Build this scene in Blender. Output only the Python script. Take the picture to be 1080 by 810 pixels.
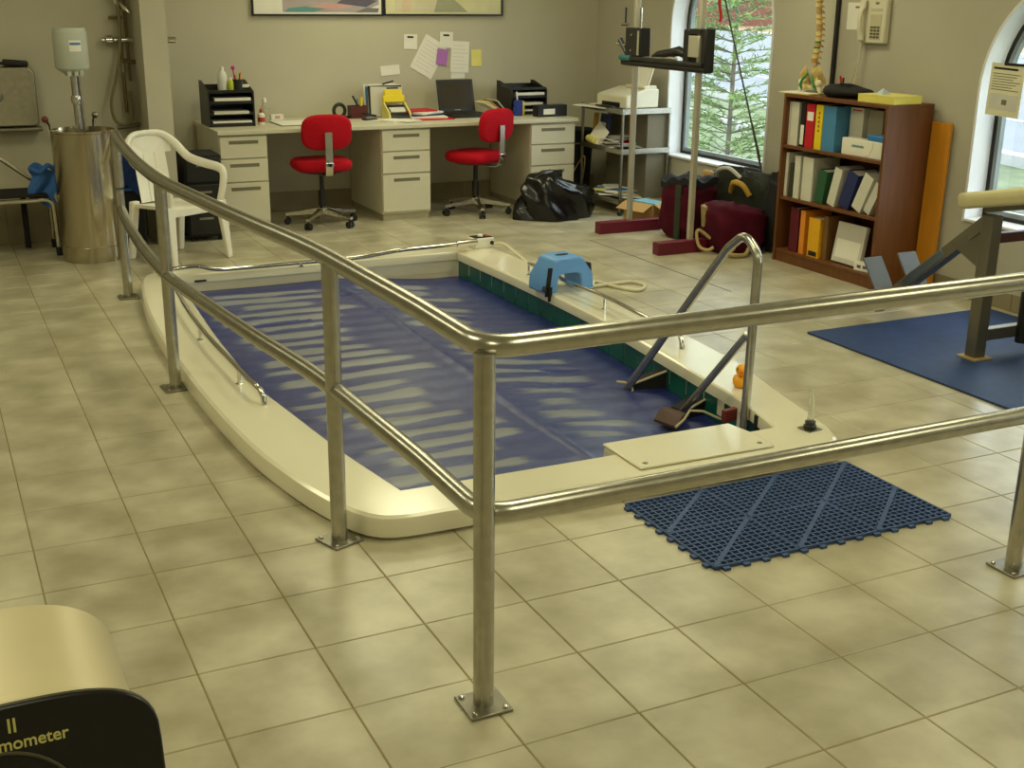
import bpy, bmesh, math, random
import numpy as np
from mathutils import Vector, Matrix, Euler
random.seed(7)
for o in list(bpy.data.objects): bpy.data.objects.remove(o)
SC = bpy.context.scene
COL = SC.collection
PI = math.pi
# ------------------------------------------------------------------ camera
CAM = np.array([-0.1612, -4.8517, 1.7332]); FPX = 1273.2
YAW, PIT, ROL = 0.4520, 0.3122, 0.0104
_f = np.array([math.sin(YAW)*math.cos(PIT), math.cos(YAW)*math.cos(PIT), -math.sin(PIT)])
_r0 = np.array([math.cos(YAW), -math.sin(YAW), 0]); _u0 = np.cross(_r0, _f)
_r = math.cos(ROL)*_r0 + math.sin(ROL)*_u0; _u = -math.sin(ROL)*_r0 + math.cos(ROL)*_u0
cd = bpy.data.cameras.new('camera'); cam = bpy.data.objects.new('camera', cd); COL.objects.link(cam)
cd.sensor_fit = 'HORIZONTAL'; cd.sensor_width = 36; cd.lens = FPX/1080*36; cd.clip_end = 400; cd.clip_start = .05
cam.matrix_world = Matrix(((_r[0], _u[0], -_f[0], CAM[0]), (_r[1], _u[1], -_f[1], CAM[1]), (_r[2], _u[2], -_f[2], CAM[2]), (0, 0, 0, 1)))
SC.camera = cam
# ------------------------------------------------------------------ world, exposure
LAMP = (1.0, .965, .61)
w = bpy.data.worlds.new('world'); SC.world = w; w.use_nodes = True
bg = w.node_tree.nodes['Background']; bg.inputs[0].default_value = (.86, .95, 1.0, 1); bg.inputs[1].default_value = 5.4
SC.view_settings.view_transform = 'Standard'; SC.view_settings.look = 'None'
SC.view_settings.gamma = 1; SC.view_settings.use_curve_mapping = False
SC.view_settings.exposure = 0.0
LAMP_W = 15.5
CEIL = 2.75
def ceiling_lamp(x, y):
    l = bpy.data.lights.new('tube_light', 'AREA'); l.shape = 'RECTANGLE'; l.size = .55; l.size_y = 1.15
    l.color = LAMP; l.energy = LAMP_W
    o = bpy.data.objects.new('tube_light', l); COL.objects.link(o); o.location = (x, y, CEIL-.06)
    return o
LAMPS = [(-.6, -4.3), (2.0, -4.3), (4.4, -4.3), (-.6, -1.2), (2.0, -1.2), (4.4, -1.2), (-.6, 1.9), (2.0, 1.9), (4.2, 1.9), (3.2, 3.9)]
for q in LAMPS: ceiling_lamp(*q)
# ------------------------------------------------------------------ pixel -> place (a pixel gives a direction, the plane gives the distance)
def _ray(x, y): return _f + _r*(x-540)/FPX + _u*(405-y)/FPX
def G(x, y, z=0.):
    d = _ray(x, y); return Vector(CAM + d*((z-CAM[2])/d[2]))
def WY(x, y, Y):
    d = _ray(x, y); return Vector(CAM + d*((Y-CAM[1])/d[1]))
def WX(x, y, X):
    d = _ray(x, y); return Vector(CAM + d*((X-CAM[0])/d[0]))
def PROJ(p):
    d = np.array(p)-CAM; z = d@_f
    return 540+FPX*(d@_r)/z, 405-FPX*(d@_u)/z, z
# ------------------------------------------------------------------ materials
def lin(c):
    return tuple(((v/255)/12.92 if v/255 <= .04045 else ((v/255+.055)/1.055)**2.4) for v in c)
MATS = {}
def mat(name, rgb, rough=.5, metal=0., var=.05, scale=9., bump=0., spec=.5, coat=0., emit=None, estr=0., trans=0., stretch=None, alpha=1., sheen=0.):
    if name in MATS: return MATS[name]
    m = bpy.data.materials.new(name); m.use_nodes = True; nt = m.node_tree; N = nt.nodes; L = nt.links
    b = N['Principled BSDF']; c = lin(rgb)
    b.inputs['Roughness'].default_value = rough; b.inputs['Metallic'].default_value = metal
    b.inputs['Specular IOR Level'].default_value = spec
    if coat: b.inputs['Coat Weight'].default_value = coat; b.inputs['Coat Roughness'].default_value = .12
    if sheen: b.inputs['Sheen Weight'].default_value = sheen
    if trans: b.inputs['Transmission Weight'].default_value = trans; b.inputs['IOR'].default_value = 1.3
    if alpha < 1: b.inputs['Alpha'].default_value = alpha
    tc = N.new('ShaderNodeTexCoord'); mp = N.new('ShaderNodeMapping'); L.new(tc.outputs['Object'], mp.inputs[0])
    if stretch: mp.inputs['Scale'].default_value = stretch
    nz = N.new('ShaderNodeTexNoise'); nz.inputs['Scale'].default_value = scale; nz.inputs['Detail'].default_value = 5
    L.new(mp.outputs[0], nz.inputs['Vector'])
    r = N.new('ShaderNodeValToRGB'); r.color_ramp.elements[0].position = .3; r.color_ramp.elements[1].position = .7
    r.color_ramp.elements[0].color = tuple(max(0, v*(1-var)) for v in c)+(1,)
    r.color_ramp.elements[1].color = tuple(min(1, v*(1+var)) for v in c)+(1,)
    L.new(nz.outputs['Fac'], r.inputs[0]); L.new(r.outputs[0], b.inputs['Base Color'])
    if bump:
        bp = N.new('ShaderNodeBump'); bp.inputs['Strength'].default_value = bump; bp.inputs['Distance'].default_value = .01
        L.new(nz.outputs['Fac'], bp.inputs['Height']); L.new(bp.outputs[0], b.inputs['Normal'])
    if emit:
        b.inputs['Emission Color'].default_value = lin(emit)+(1,); b.inputs['Emission Strength'].default_value = estr
    MATS[name] = m; return m
M_wall = mat('wall_paint', (193, 187, 167), .85, var=.03, scale=3, spec=.2)
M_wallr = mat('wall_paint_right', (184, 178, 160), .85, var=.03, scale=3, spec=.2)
M_ceil = mat('ceiling_white', (215, 212, 200), .9)
M_grout = mat('grout', (146, 130, 92), .9, var=.2, scale=20)
M_steel = mat('brushed_steel', (184, 181, 170), .27, 1., var=.10, scale=30, stretch=(1, 1, 1))
M_steeld = mat('dull_steel', (150, 146, 134), .36, 1., var=.1, scale=20)
M_chrome = mat('chrome', (214, 212, 205), .09, 1., var=.03)
M_fibre = mat('cream_gelcoat', (232, 226, 200), .22, var=.02, scale=3, coat=.4)
M_plastw = mat('white_plastic', (236, 232, 218), .35, var=.02)
M_cream = mat('cream_enamel', (212, 206, 182), .42, var=.02)
M_creamd = mat('cream_worktop', (205, 200, 178), .4, var=.03)
M_slot = mat('drawer_pull_recess', (118, 112, 90), .6)
M_black = mat('black_plastic', (22, 21, 20), .38, var=.15)
M_blackm = mat('black_matte', (20, 19, 20), .8, var=.2)
M_blackg = mat('black_bag_film', (14, 14, 15), .24, var=.2, scale=6, bump=.35)
M_red = mat('red_fabric', (178, 10, 30), .85, var=.10, scale=60, bump=.1, spec=.2)
M_redf = mat('red_card', (190, 30, 38), .6)
M_maroon = mat('maroon_paint', (104, 14, 40), .45, var=.08)
M_maroonf = mat('maroon_canvas', (74, 14, 32), .9, var=.2, scale=14, bump=.35, spec=.15)
M_paper = mat('white_paper', (236, 232, 222), .8, var=.02)
M_paperg = mat('grey_paper', (206, 202, 192), .8, var=.03)
M_yellow = mat('yellow_card', (232, 205, 30), .55)
M_yellowp = mat('pale_yellow_paper', (236, 224, 130), .7)
M_blue = mat('blue_card', (62, 118, 172), .5)
M_navy = mat('navy_card', (28, 40, 92), .5)
M_sky = mat('light_blue_plastic', (104, 160, 226), .42, var=.05)
M_bluet = mat('blue_towel', (64, 112, 186), .95, var=.12, scale=40, bump=.3)
M_green = mat('green_card', (34, 84, 52), .6)
M_orange = mat('orange_card', (226, 140, 40), .55)
M_purple = mat('purple_paper', (176, 112, 190), .7)
M_teal = mat('teal_print', (60, 130, 140), .6)
M_card = mat('brown_cardboard', (188, 150, 92), .8, var=.08)
M_gold = mat('gold_canvas', (190, 150, 54), .85, var=.1)
M_tan = mat('tan_strap', (176, 152, 100), .7, var=.1)
M_winw = mat('window_casing_white', (228, 228, 230), .35, var=.02)
M_winf = mat('window_frame_grey', (132, 138, 136), .4, .3)
M_rub = mat('black_gasket', (16, 16, 18), .6)
# ------------------------------------------------------------------ mesh builder
def V(*a): return Vector(a)
class MB:
    def __init__(s): s.v = []; s.f = []
    def add(s, vs, fs, M=None):
        n = len(s.v)
        for p in vs:
            p = Vector(p); s.v.append(M @ p if M else p)
        for f in fs: s.f.append([i+n for i in f])
        return s
    def box(s, x0, x1, y0, y1, z0, z1, M=None):
        return s.add([(x0, y0, z0), (x1, y0, z0), (x1, y1, z0), (x0, y1, z0), (x0, y0, z1), (x1, y0, z1), (x1, y1, z1), (x0, y1, z1)],
                     [(3, 2, 1, 0), (4, 5, 6, 7), (0, 1, 5, 4), (1, 2, 6, 5), (2, 3, 7, 6), (3, 0, 4, 7)], M)
    def cbox(s, c, sz, rot=(0, 0, 0), M=None):
        T = Matrix.Translation(c) @ Euler(rot).to_matrix().to_4x4()
        if M: T = M @ T
        a, b, d = (k/2 for k in sz); return s.box(-a, a, -b, b, -d, d, T)
    def prism(s, poly, h0, h1, M=None, axis='z'):
        n = len(poly)
        def P(p, h): return {'z': (p[0], p[1], h), 'y': (p[0], h, p[1]), 'x': (h, p[0], p[1])}[axis]
        vs = [P(p, h0) for p in poly]+[P(p, h1) for p in poly]
        fs = [list(range(n))[::-1], list(range(n, 2*n))]+[(i, (i+1) % n, n+(i+1) % n, n+i) for i in range(n)]
        return s.add(vs, fs, M)
    def tube(s, path, r, n=12, cap=True, closed=False, M=None, flat=None):
        P = [Vector(p) for p in path]; m = len(P)
        rs = r if isinstance(r, (list, tuple)) else [r]*m
        T = []
        for i in range(m):
            a = P[(i-1) % m] if (closed or i > 0) else P[i]; b = P[(i+1) % m] if (closed or i < m-1) else P[i]
            T.append((b-a).normalized())
        up = Vector((0, 0, 1)) if abs(T[0].z) < .9 else Vector((1, 0, 0))
        nrm = (up - T[0]*up.dot(T[0])).normalized(); vs = []
        for i in range(m):
            nrm = (nrm - T[i]*nrm.dot(T[i])).normalized(); bi = T[i].cross(nrm)
            for k in range(n):
                a = 2*PI*k/n
                fx = flat if flat else 1
                vs.append(P[i]+nrm*math.cos(a)*rs[i]*fx+bi*math.sin(a)*rs[i])
        fs = []
        for i in range(m if closed else m-1):
            j = (i+1) % m
            for k in range(n): fs.append((i*n+k, i*n+(k+1) % n, j*n+(k+1) % n, j*n+k))
        if cap and not closed: fs += [list(range(n))[::-1], list(range((m-1)*n, m*n))]
        return s.add(vs, fs, M)
    def cyl(s, a, b, r, r2=None, n=16, M=None): return s.tube([a, b], [r, r if r2 is None else r2], n, M=M)
    def lathe(s, prof, c=(0, 0, 0), n=24, M=None):
        vs = []; fs = []; m = len(prof)
        for r, z in prof:
            for k in range(n):
                a = 2*PI*k/n; vs.append((c[0]+r*math.cos(a), c[1]+r*math.sin(a), c[2]+z))
        for i in range(m-1):
            for k in range(n): fs.append((i*n+k, i*n+(k+1) % n, (i+1)*n+(k+1) % n, (i+1)*n+k))
        if prof[0][0] > 1e-6: fs.append(list(range(n))[::-1])
        if prof[-1][0] > 1e-6: fs.append(list(range((m-1)*n, m*n)))
        return s.add(vs, fs, M)
    def ball(s, c, r, n=14, m=8, M=None):
        if not isinstance(r, (tuple, list)): r = (r, r, r)
        vs = []; fs = []
        for i in range(m+1):
            t = PI*i/m
            for k in range(n):
                a = 2*PI*k/n; vs.append((c[0]+r[0]*math.sin(t)*math.cos(a), c[1]+r[1]*math.sin(t)*math.sin(a), c[2]-r[2]*math.cos(t)))
        for i in range(m):
            for k in range(n): fs.append((i*n+k, i*n+(k+1) % n, (i+1)*n+(k+1) % n, (i+1)*n+k))
        return s.add(vs, fs, M)
    def grid(s, fn, nu, nv, M=None):
        vs = [fn(i/(nu-1), j/(nv-1)) for j in range(nv) for i in range(nu)]
        fs = [(j*nu+i, j*nu+i+1, (j+1)*nu+i+1, (j+1)*nu+i) for j in range(nv-1) for i in range(nu-1)]
        return s.add(vs, fs, M)
    def slab(s, fn, nu, nv, t, M=None):       # a sheet with thickness t (downwards)
        n = nu*nv
        vs = [Vector(fn(i/(nu-1), j/(nv-1))) for j in range(nv) for i in range(nu)]
        vs += [p-Vector((0, 0, t)) for p in vs]
        fs = [(j*nu+i, j*nu+i+1, (j+1)*nu+i+1, (j+1)*nu+i) for j in range(nv-1) for i in range(nu-1)]
        fs += [tuple(q+n for q in f[::-1]) for f in fs]
        e = [i for i in range(nu)]+[j*nu+nu-1 for j in range(1, nv)]+[(nv-1)*nu+i for i in range(nu-2, -1, -1)]+[j*nu for j in range(nv-2, 0, -1)]
        for a, b in zip(e, e[1:]+e[:1]): fs.append((b, a, a+n, b+n))
        return s.add(vs, fs, M)
    def loops(s, L, closed=True, M=None):      # list of equal closed loops
        n = len(L[0]); vs = [p for l in L for p in l]; fs = []
        for i in range(len(L)-1):
            for k in range(n if closed else n-1): fs.append((i*n+k, i*n+(k+1) % n, (i+1)*n+(k+1) % n, (i+1)*n+k))
        return s.add(vs, fs, M)
    def mesh(s, name, m, ang=35, fix=True):
        me = bpy.data.meshes.new(name); me.from_pydata([tuple(p) for p in s.v], [], s.f)
        if fix:
            bm = bmesh.new(); bm.from_mesh(me); bmesh.ops.recalc_face_normals(bm, faces=bm.faces); bm.to_mesh(me); bm.free()
        me.materials.append(m)
        if ang:
            me.polygons.foreach_set('use_smooth', [True]*len(me.polygons)); me.set_sharp_from_angle(angle=math.radians(ang))
        return me
    def build(s, name, m, parent=None, ang=35, bevel=0., seg=2, fix=True):
        o = bpy.data.objects.new(name, s.mesh(name, m, ang, fix)); COL.objects.link(o)
        if parent: o.parent = parent
        if bevel:
            md = o.modifiers.new('bevel', 'BEVEL'); md.width = bevel; md.segments = seg; md.limit_method = 'ANGLE'; md.angle_limit = math.radians(40)
            md.harden_normals = False
        return o
def tag(o, label, cat, group=None):
    o['label'] = label; o['category'] = cat
    if group: o['group'] = group
    return o
def struct(o): o['kind'] = 'structure'; return o
def thing(name, label, cat, loc=(0, 0, 0), rz=0, group=None):
    o = bpy.data.objects.new(name, None); COL.objects.link(o); o.location = loc; o.rotation_euler = (0, 0, rz)
    o.empty_display_size = .05
    return tag(o, label, cat, group)
def dup(root, loc=None, rz=None, label=None):
    r = root.copy(); COL.objects.link(r)
    if loc is not None: r.location = loc
    if rz is not None: r.rotation_euler = (0, 0, rz)
    if label: r['label'] = label
    for ch in list(root.children):
        c = ch.copy(); COL.objects.link(c); c.parent = r
        for g in list(ch.children):
            d = g.copy(); COL.objects.link(d); d.parent = c
    return r
def fillet(pts, rad, n=6):
    P = [Vector(p) for p in pts]; out = [P[0]]
    for i in range(1, len(P)-1):
        a, b, c = P[i-1], P[i], P[i+1]; u = (a-b); v = (c-b); lu, lv = u.length, v.length; u.normalize(); v.normalize()
        th = u.angle(v)
        if th > PI-.02: out.append(b); continue
        d = min(rad/math.tan(th/2), lu*.48, lv*.48)
        p0 = b+u*d; p1 = b+v*d
        for k in range(n+1):
            t = k/n; out.append(p0*(1-t)**2+b*2*t*(1-t)+p1*t*t)
    out.append(P[-1]); return out
def smooth_path(pts, n=8):
    P = [Vector(p) for p in pts]; P = [P[0]*2-P[1]]+P+[P[-1]*2-P[-2]]; out = []
    for i in range(1, len(P)-2):
        for k in range(n):
            t = k/n; a, b, c, d = P[i-1:i+3]
            out.append(.5*((2*b)+(c-a)*t+(2*a-5*b+4*c-d)*t*t+(3*b-a-3*c+d)*t**3))
    out.append(P[-2]); return out
def text_part(txt, size, m, parent, M, name='lettering', depth=.0006):
    cu = bpy.data.curves.new(name, 'FONT'); cu.body = txt; cu.size = size; cu.extrude = depth; cu.offset = size*.012
    t = bpy.data.objects.new(name, cu); COL.objects.link(t)
    bpy.context.view_layer.update()
    me = bpy.data.meshes.new_from_object(t.evaluated_get(bpy.context.evaluated_depsgraph_get()))
    bpy.data.objects.remove(t); me.transform(M); me.materials.clear(); me.materials.append(m)
    o = bpy.data.objects.new(name, me); COL.objects.link(o); o.parent = parent; return o
# ================================================================== SETTING
RX0, RX1, RY0, RY1 = -2.6, 5.45, -6.6, 5.02
TS = .325
def resample(pts, n):
    P = smooth_path([(p[0], p[1], 0) for p in pts], 10) if len(pts) > 2 else [Vector((p[0], p[1], 0)) for p in pts]
    d = [0]
    for a, b in zip(P, P[1:]): d.append(d[-1]+(b-a).length)
    out = []; j = 0
    for k in range(n):
        t = d[-1]*k/n
        while d[j+1] < t: j += 1
        out.append(P[j].lerp(P[j+1], (t-d[j])/(d[j+1]-d[j])))
    return out
NS = 44
def outline(front, right, far, left, sm, reach):
    L = resample(front, NS)+resample(right, NS)+resample(far, NS)+resample(left, NS); n = len(L)
    for _ in range(sm):
        Q = [p.copy() for p in L]
        for c in range(4):
            for k in range(-reach, reach+1):
                i = (c*NS+k) % n; L[i] = (Q[i-1]+Q[i]*2+Q[(i+1) % n])/4
    return L
OUT = outline([(1.0, -1.40), (2.97, -1.455)],
              [(2.97, -1.455), (3.10, -.85), (3.21, -.35), (3.27, .39), (3.30, 1.07), (3.30, 1.76), (3.285, 2.3), (3.25, 2.72)],
              [(3.25, 2.72), (.94, 2.66)],
              [(.94, 2.66), (.85, 2.0), (.806, 1.47), (.788, .86), (.79, .11), (.82, -.5), (.868, -.86), (.93, -1.15), (1.0, -1.40)], 6, 3)
INN = outline([(1.2, -1.18), (2.79, -1.19)],
              [(2.79, -1.19), (2.865, -.86), (2.905, -.47), (2.95, 0), (2.99, .5), (3.005, 1.1), (3.005, 1.7), (2.985, 2.50)],
              [(2.985, 2.50), (1.12, 2.50)],
              [(1.12, 2.50), (1.10, 1.97), (1.06, 1.155), (1.047, .7), (1.042, .17), (1.075, -.19), (1.11, -.54), (1.14, -.8), (1.2, -1.18)], 0, 2)
MID = [(a+b)/2 for a, b in zip(OUT, INN)]
DZ = .085      # deck top
# ---- floor: grout bed with the pool opening, tiles as its pieces
def m_tile():
    m = bpy.data.materials.new('ceramic_floor_tile'); m.use_nodes = True; nt = m.node_tree; N = nt.nodes; L = nt.links; b = N['Principled BSDF']
    g = N.new('ShaderNodeNewGeometry'); nz = N.new('ShaderNodeTexNoise'); nz.inputs['Scale'].default_value = 4.5; nz.inputs['Detail'].default_value = 4; nz.inputs['Roughness'].default_value = .5
    L.new(g.outputs['Position'], nz.inputs['Vector'])
    r = N.new('ShaderNodeValToRGB'); r.color_ramp.elements[0].position = .2; r.color_ramp.elements[1].position = .85; r.color_ramp.interpolation = 'EASE'
    r.color_ramp.elements[0].color = lin((158, 149, 120))+(1,); r.color_ramp.elements[1].color = lin((206, 199, 174))+(1,)
    L.new(nz.outputs['Fac'], r.inputs[0])
    oi = N.new('ShaderNodeObjectInfo'); mr = N.new('ShaderNodeMapRange'); mr.inputs[3].default_value = .93; mr.inputs[4].default_value = 1.06
    L.new(oi.outputs['Random'], mr.inputs[0])
    mx = N.new('ShaderNodeMix'); mx.data_type = 'RGBA'; mx.blend_type = 'MULTIPLY'; mx.inputs[0].default_value = 1
    L.new(r.outputs[0], mx.inputs[6]); L.new(mr.outputs[0], mx.inputs[7]); L.new(mx.outputs[2], b.inputs['Base Color'])
    r2 = N.new('ShaderNodeMapRange'); r2.inputs[3].default_value = .285; r2.inputs[4].default_value = .35
    L.new(nz.outputs['Fac'], r2.inputs[0]); L.new(r2.outputs[0], b.inputs['Roughness'])
    b.inputs['Specular IOR Level'].default_value = .75
    n2 = N.new('ShaderNodeTexNoise'); n2.inputs['Scale'].default_value = 40; L.new(g.outputs['Position'], n2.inputs['Vector'])
    bp = N.new('ShaderNodeBump'); bp.inputs['Strength'].default_value = .08; bp.inputs['Distance'].default_value = .004
    L.new(n2.outputs['Fac'], bp.inputs['Height']); L.new(bp.outputs[0], b.inputs['Normal'])
    return m
M_tile = m_tile()
mb = MB(); cx, cy = 2.0, .6; rect = []
for p in MID:
    d = Vector((p.x-cx, p.y-cy)); t = min(((RX1+.2 if d.x > 0 else RX0-.2)-cx)/d.x if abs(d.x) > 1e-6 else 1e9, ((RY1+.2 if d.y > 0 else RY0-.2)-cy)/d.y if abs(d.y) > 1e-6 else 1e9)
    rect.append(Vector((cx+d.x*t, cy+d.y*t, 0)))
for c in [(RX1+.2, RY1+.2), (RX0-.2, RY1+.2), (RX0-.2, RY0-.2), (RX1+.2, RY0-.2)]:
    k = min(range(len(rect)), key=lambda i: (rect[i]-Vector((c[0], c[1], 0))).length); rect[k] = Vector((c[0], c[1], 0))
gz_ = -.0022
mb.loops([[Vector((p.x, p.y, -.6)) for p in MID], [Vector((p.x, p.y, gz_)) for p in MID], [Vector((p.x, p.y, gz_)) for p in rect]])
floor = struct(mb.build('floor', M_grout, ang=0))
def inside(p, poly):
    c = False; n = len(poly)
    for i in range(n):
        a, b = poly[i], poly[(i+1) % n]
        if (a.y > p[1]) != (b.y > p[1]) and p[0] < (b.x-a.x)*(p[1]-a.y)/(b.y-a.y)+a.x: c = not c
    return c
g2 = .0022; ch = .0018
def tile_poly(mbx, poly):
    c = sum((Vector((p[0], p[1], 0)) for p in poly), Vector())/len(poly)
    def ins(p, d, z):
        q = Vector((p[0], p[1], 0)); v = (c-q); return q+v.normalized()*d*1.41+Vector((0, 0, z))
    mbx.loops([[Vector((p[0], p[1], -.01)) for p in poly], [Vector((p[0], p[1], -ch)) for p in poly], [ins(p, ch, 0) for p in poly]])
    n = len(mbx.v); mbx.f.append(list(range(n-len(poly), n)))
h = TS/2-g2
tm = MB(); tile_poly(tm, [(-h, -h), (h, -h), (h, h), (-h, h)]); tile_me = tm.mesh('tile', M_tile, 0)
tiles = []
for i in range(-8, 17):
    for j in range(-21, 16):
        x, y = (i+.5)*TS, (j+.5)*TS
        if x > RX1+.1 or y > RY1+.1 or (x < 1.28 and y > 4.45): continue
        cs = [(x-h, y-h), (x+h, y-h), (x+h, y+h), (x-h, y+h)]
        ins = [inside(c, MID) for c in cs]
        if all(ins): continue
        px, py, z = PROJ((x, y, 0)); vis = z > .3 and -60 < px < 1140 and -20 < py < 880
        hidden = 200 < px < 870 and False
        tiles.append(((1/(z**3) if vis else 0), x, y, cs, any(ins)))
tiles.sort(key=lambda t: -t[0])
rest = MB()
for k, (sc, x, y, cs, cut) in enumerate(tiles):
    if cut:
        nb = min(MID, key=lambda p: (p.x-x)**2+(p.y-y)**2); i = MID.index(nb); tdir = (MID[(i+1) % len(MID)]-MID[i-1]).normalized()
        nrm = Vector((tdir.y, -tdir.x, 0))      # outward for a counter-clockwise loop
        if not inside((nb.x-nrm.x*.05, nb.y-nrm.y*.05), MID): nrm = -nrm
        out = []
        P = [Vector((c[0], c[1], 0)) for c in cs]
        for a, b in zip(P, P[1:]+P[:1]):
            da, db = (a-nb).dot(nrm), (b-nb).dot(nrm)
            if da >= 0: out.append(a)
            if (da >= 0) != (db >= 0): out.append(a.lerp(b, da/(da-db)))
        if len(out) < 3: continue
        t = MB(); tile_poly(t, [(p.x-x, p.y-y) for p in out]); me = t.mesh('tile', M_tile, 0)
    else: me = tile_me
    if k < 296 and sc > 0:
        o = bpy.data.objects.new('tile', me); COL.objects.link(o); o.location = (x, y, 0); o.parent = floor
    else:
        n = len(rest.v); rest.v += [Vector(v.co)+Vector((x, y, 0)) for v in me.vertices]; rest.f += [[q+n for q in p.vertices] for p in me.polygons]
o = rest.build('floor_tiles', M_tile, floor, 0); o['kind'] = 'stuff'
mb = MB(); a = G(625, 253); b = G(740, 297); xx = round((a.x+b.x)/2/TS)*TS
mb.box(xx-.004, xx+.004, min(a.y, b.y)-.3, max(a.y, b.y), -.0022, .0006); mb.build('joint_strip', mat('dark_joint', (60, 50, 36), .8), floor, 0)
# ---- walls
def wallbox(name, m, *b): return struct(MB().box(*b).build(name, m, ang=0))
WLY = 4.35
wallbox('wall_back', M_wall, 1.45, RX1+.3, RY1, RY1+.15, 0, CEIL)
wallbox('wall_left', M_wall, RX0-.15, RX0, RY0-.15, WLY+.15, 0, CEIL)
wallbox('wall_front', M_wall, RX0, RX1, RY0-.15, RY0, 0, CEIL)
wallbox('wall_alcove', M_wall, RX0, 1.28, WLY, WLY+.15, 0, CEIL)
o = wallbox('wall_pillar', M_wall, 1.28, 1.45, 3.95, RY1+.15, 0, CEIL)
wallbox('ceiling', M_ceil, RX0-.15, RX1+.3, RY0-.15, RY1+.15, CEIL, CEIL+.1)
WT = .22
WINS = [dict(y0=2.45, y1=3.80, sill=.46, spr=1.50), dict(y0=-.86, y1=.49, sill=.46, spr=1.22), dict(y0=-4.1, y1=-2.75, sill=.46, spr=1.22)]
def arch(wd, n=28, inset=0.):
    r = (wd['y1']-wd['y0'])/2-inset; c = (wd['y0']+wd['y1'])/2
    return [(c-r, wd['sill']+inset)]+[(c-r*math.cos(PI*k/n), wd['spr']+r*math.sin(PI*k/n)) for k in range(n+1)]+[(c+r, wd['sill']+inset)]
mb = MB(); X0, X1 = RX1, RX1+WT
ys = RY0
for wd in sorted(WINS, key=lambda d: d['y0']):
    mb.box(X0, X1, ys, wd['y0'], 0, CEIL); A = arch(wd)[1:-1]
    mb.box(X0, X1, wd['y0'], wd['y1'], 0, wd['sill'])
    for (ya, za), (yb, zb) in zip(A, A[1:]):
        mb.add([(X0, ya, za), (X0, yb, zb), (X0, yb, CEIL), (X0, ya, CEIL), (X1, ya, za), (X1, yb, zb), (X1, yb, CEIL), (X1, ya, CEIL)], [(0, 3, 2, 1), (4, 5, 6, 7), (0, 1, 5, 4)])
    ys = wd['y1']
mb.box(X0, X1, ys, RY1+.15, 0, CEIL)
struct(mb.build('wall_right', M_wallr, ang=0, fix=False))
M_glass = bpy.data.materials.new('window_glass'); M_glass.use_nodes = True
_n = M_glass.node_tree.nodes; _n.clear(); _o = _n.new('ShaderNodeOutputMaterial'); _t = _n.new('ShaderNodeBsdfTransparent'); _g = _n.new('ShaderNodeBsdfGlossy'); _m = _n.new('ShaderNodeMixShader'); _fr = _n.new('ShaderNodeValue')
_g.inputs['Roughness'].default_value = .02; _t.inputs[0].default_value = (.93, .96, .95, 1); _fr.outputs[0].default_value = .05
for a, b in ((_fr.outputs[0], _m.inputs[0]), (_t.outputs[0], _m.inputs[1]), (_g.outputs[0], _m.inputs[2]), (_m.outputs[0], _o.inputs[0])): M_glass.node_tree.links.new(a, b)
for k, wd in enumerate(WINS):
    A = arch(wd); B = arch(wd, inset=.018)
    lp_ = lambda P, x: [Vector((x, y, z)) for y, z in P]
    e = struct(MB().loops([lp_(A, X0-.012), lp_(B, X0-.012), lp_(B, X0+.13), lp_(A, X0+.13), lp_(A, X0-.012)]).build('window_%d' % (k+1), M_winw, ang=35))
    MB().box(X0-.02, X0+.13, wd['y0']+.019, wd['y1']-.019, wd['sill'], wd['sill']+.02).build('window_sill', M_winw, e, bevel=.006)
    def ring(i0, i1, xa, xb, nm, m):
        P, Q = arch(wd, inset=i0), arch(wd, inset=i1)
        MB().loops([lp_(P, xa), lp_(Q, xa), lp_(Q, xb), lp_(P, xb), lp_(P, xa)]).build(nm, m, e, 30)
    ring(.019, .042, X0+.131, X0+.16, 'gasket', M_rub)
    ring(.043, .072, X0+.135, X0+.17, 'window_frame', M_winf)
    B = arch(wd, inset=.06); MB().prism(B, X0+.150, X0+.155, axis='x').build('pane', M_glass, e, 0)
    c = (wd['y0']+wd['y1'])/2
    if k: MB().box(X0+.14, X0+.165, c+.30, c+.315, wd['sill']+.05, wd['spr']+.5).build('mullion', M_winf, e)
# ---- tile skirting
M_skirt = mat('skirting_tile', (140, 128, 100), .4, var=.1, scale=6)
def skirting(name, p0, p1, hh, n):
    d = Vector(p1)-Vector(p0); t = Vector((d.y, -d.x, 0)).normalized()*.012
    b = MB(); q = [Vector(p0), Vector(p1), Vector(p1)+t*.6, Vector(p0)+t*.6]
    b.prism([(v.x, v.y) for v in q], .0, hh-.003); root = struct(b.build(name, M_grout, ang=0))
    for k in range(n):
        a = Vector(p0)+d*(k/n)+d.normalized()*.003; e = Vector(p0)+d*((k+1)/n)-d.normalized()*.003
        MB().prism([(v.x, v.y) for v in (a, e, e+t, a+t)], .002, hh).build('skirting_tile', M_skirt, root, 0)
    return root
skirting('baseboard_back', (1.46, RY1-.001, 0), (RX1, RY1-.001, 0), .15, 12)
skirting('baseboard_alcove', (-1.3, WLY-.001, 0), (1.28, WLY-.001, 0), .29, 8)
skirting('baseboard_right', (RX1-.001, 2.0, 0), (RX1-.001, -1.6, 0), .10, 11)
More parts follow.
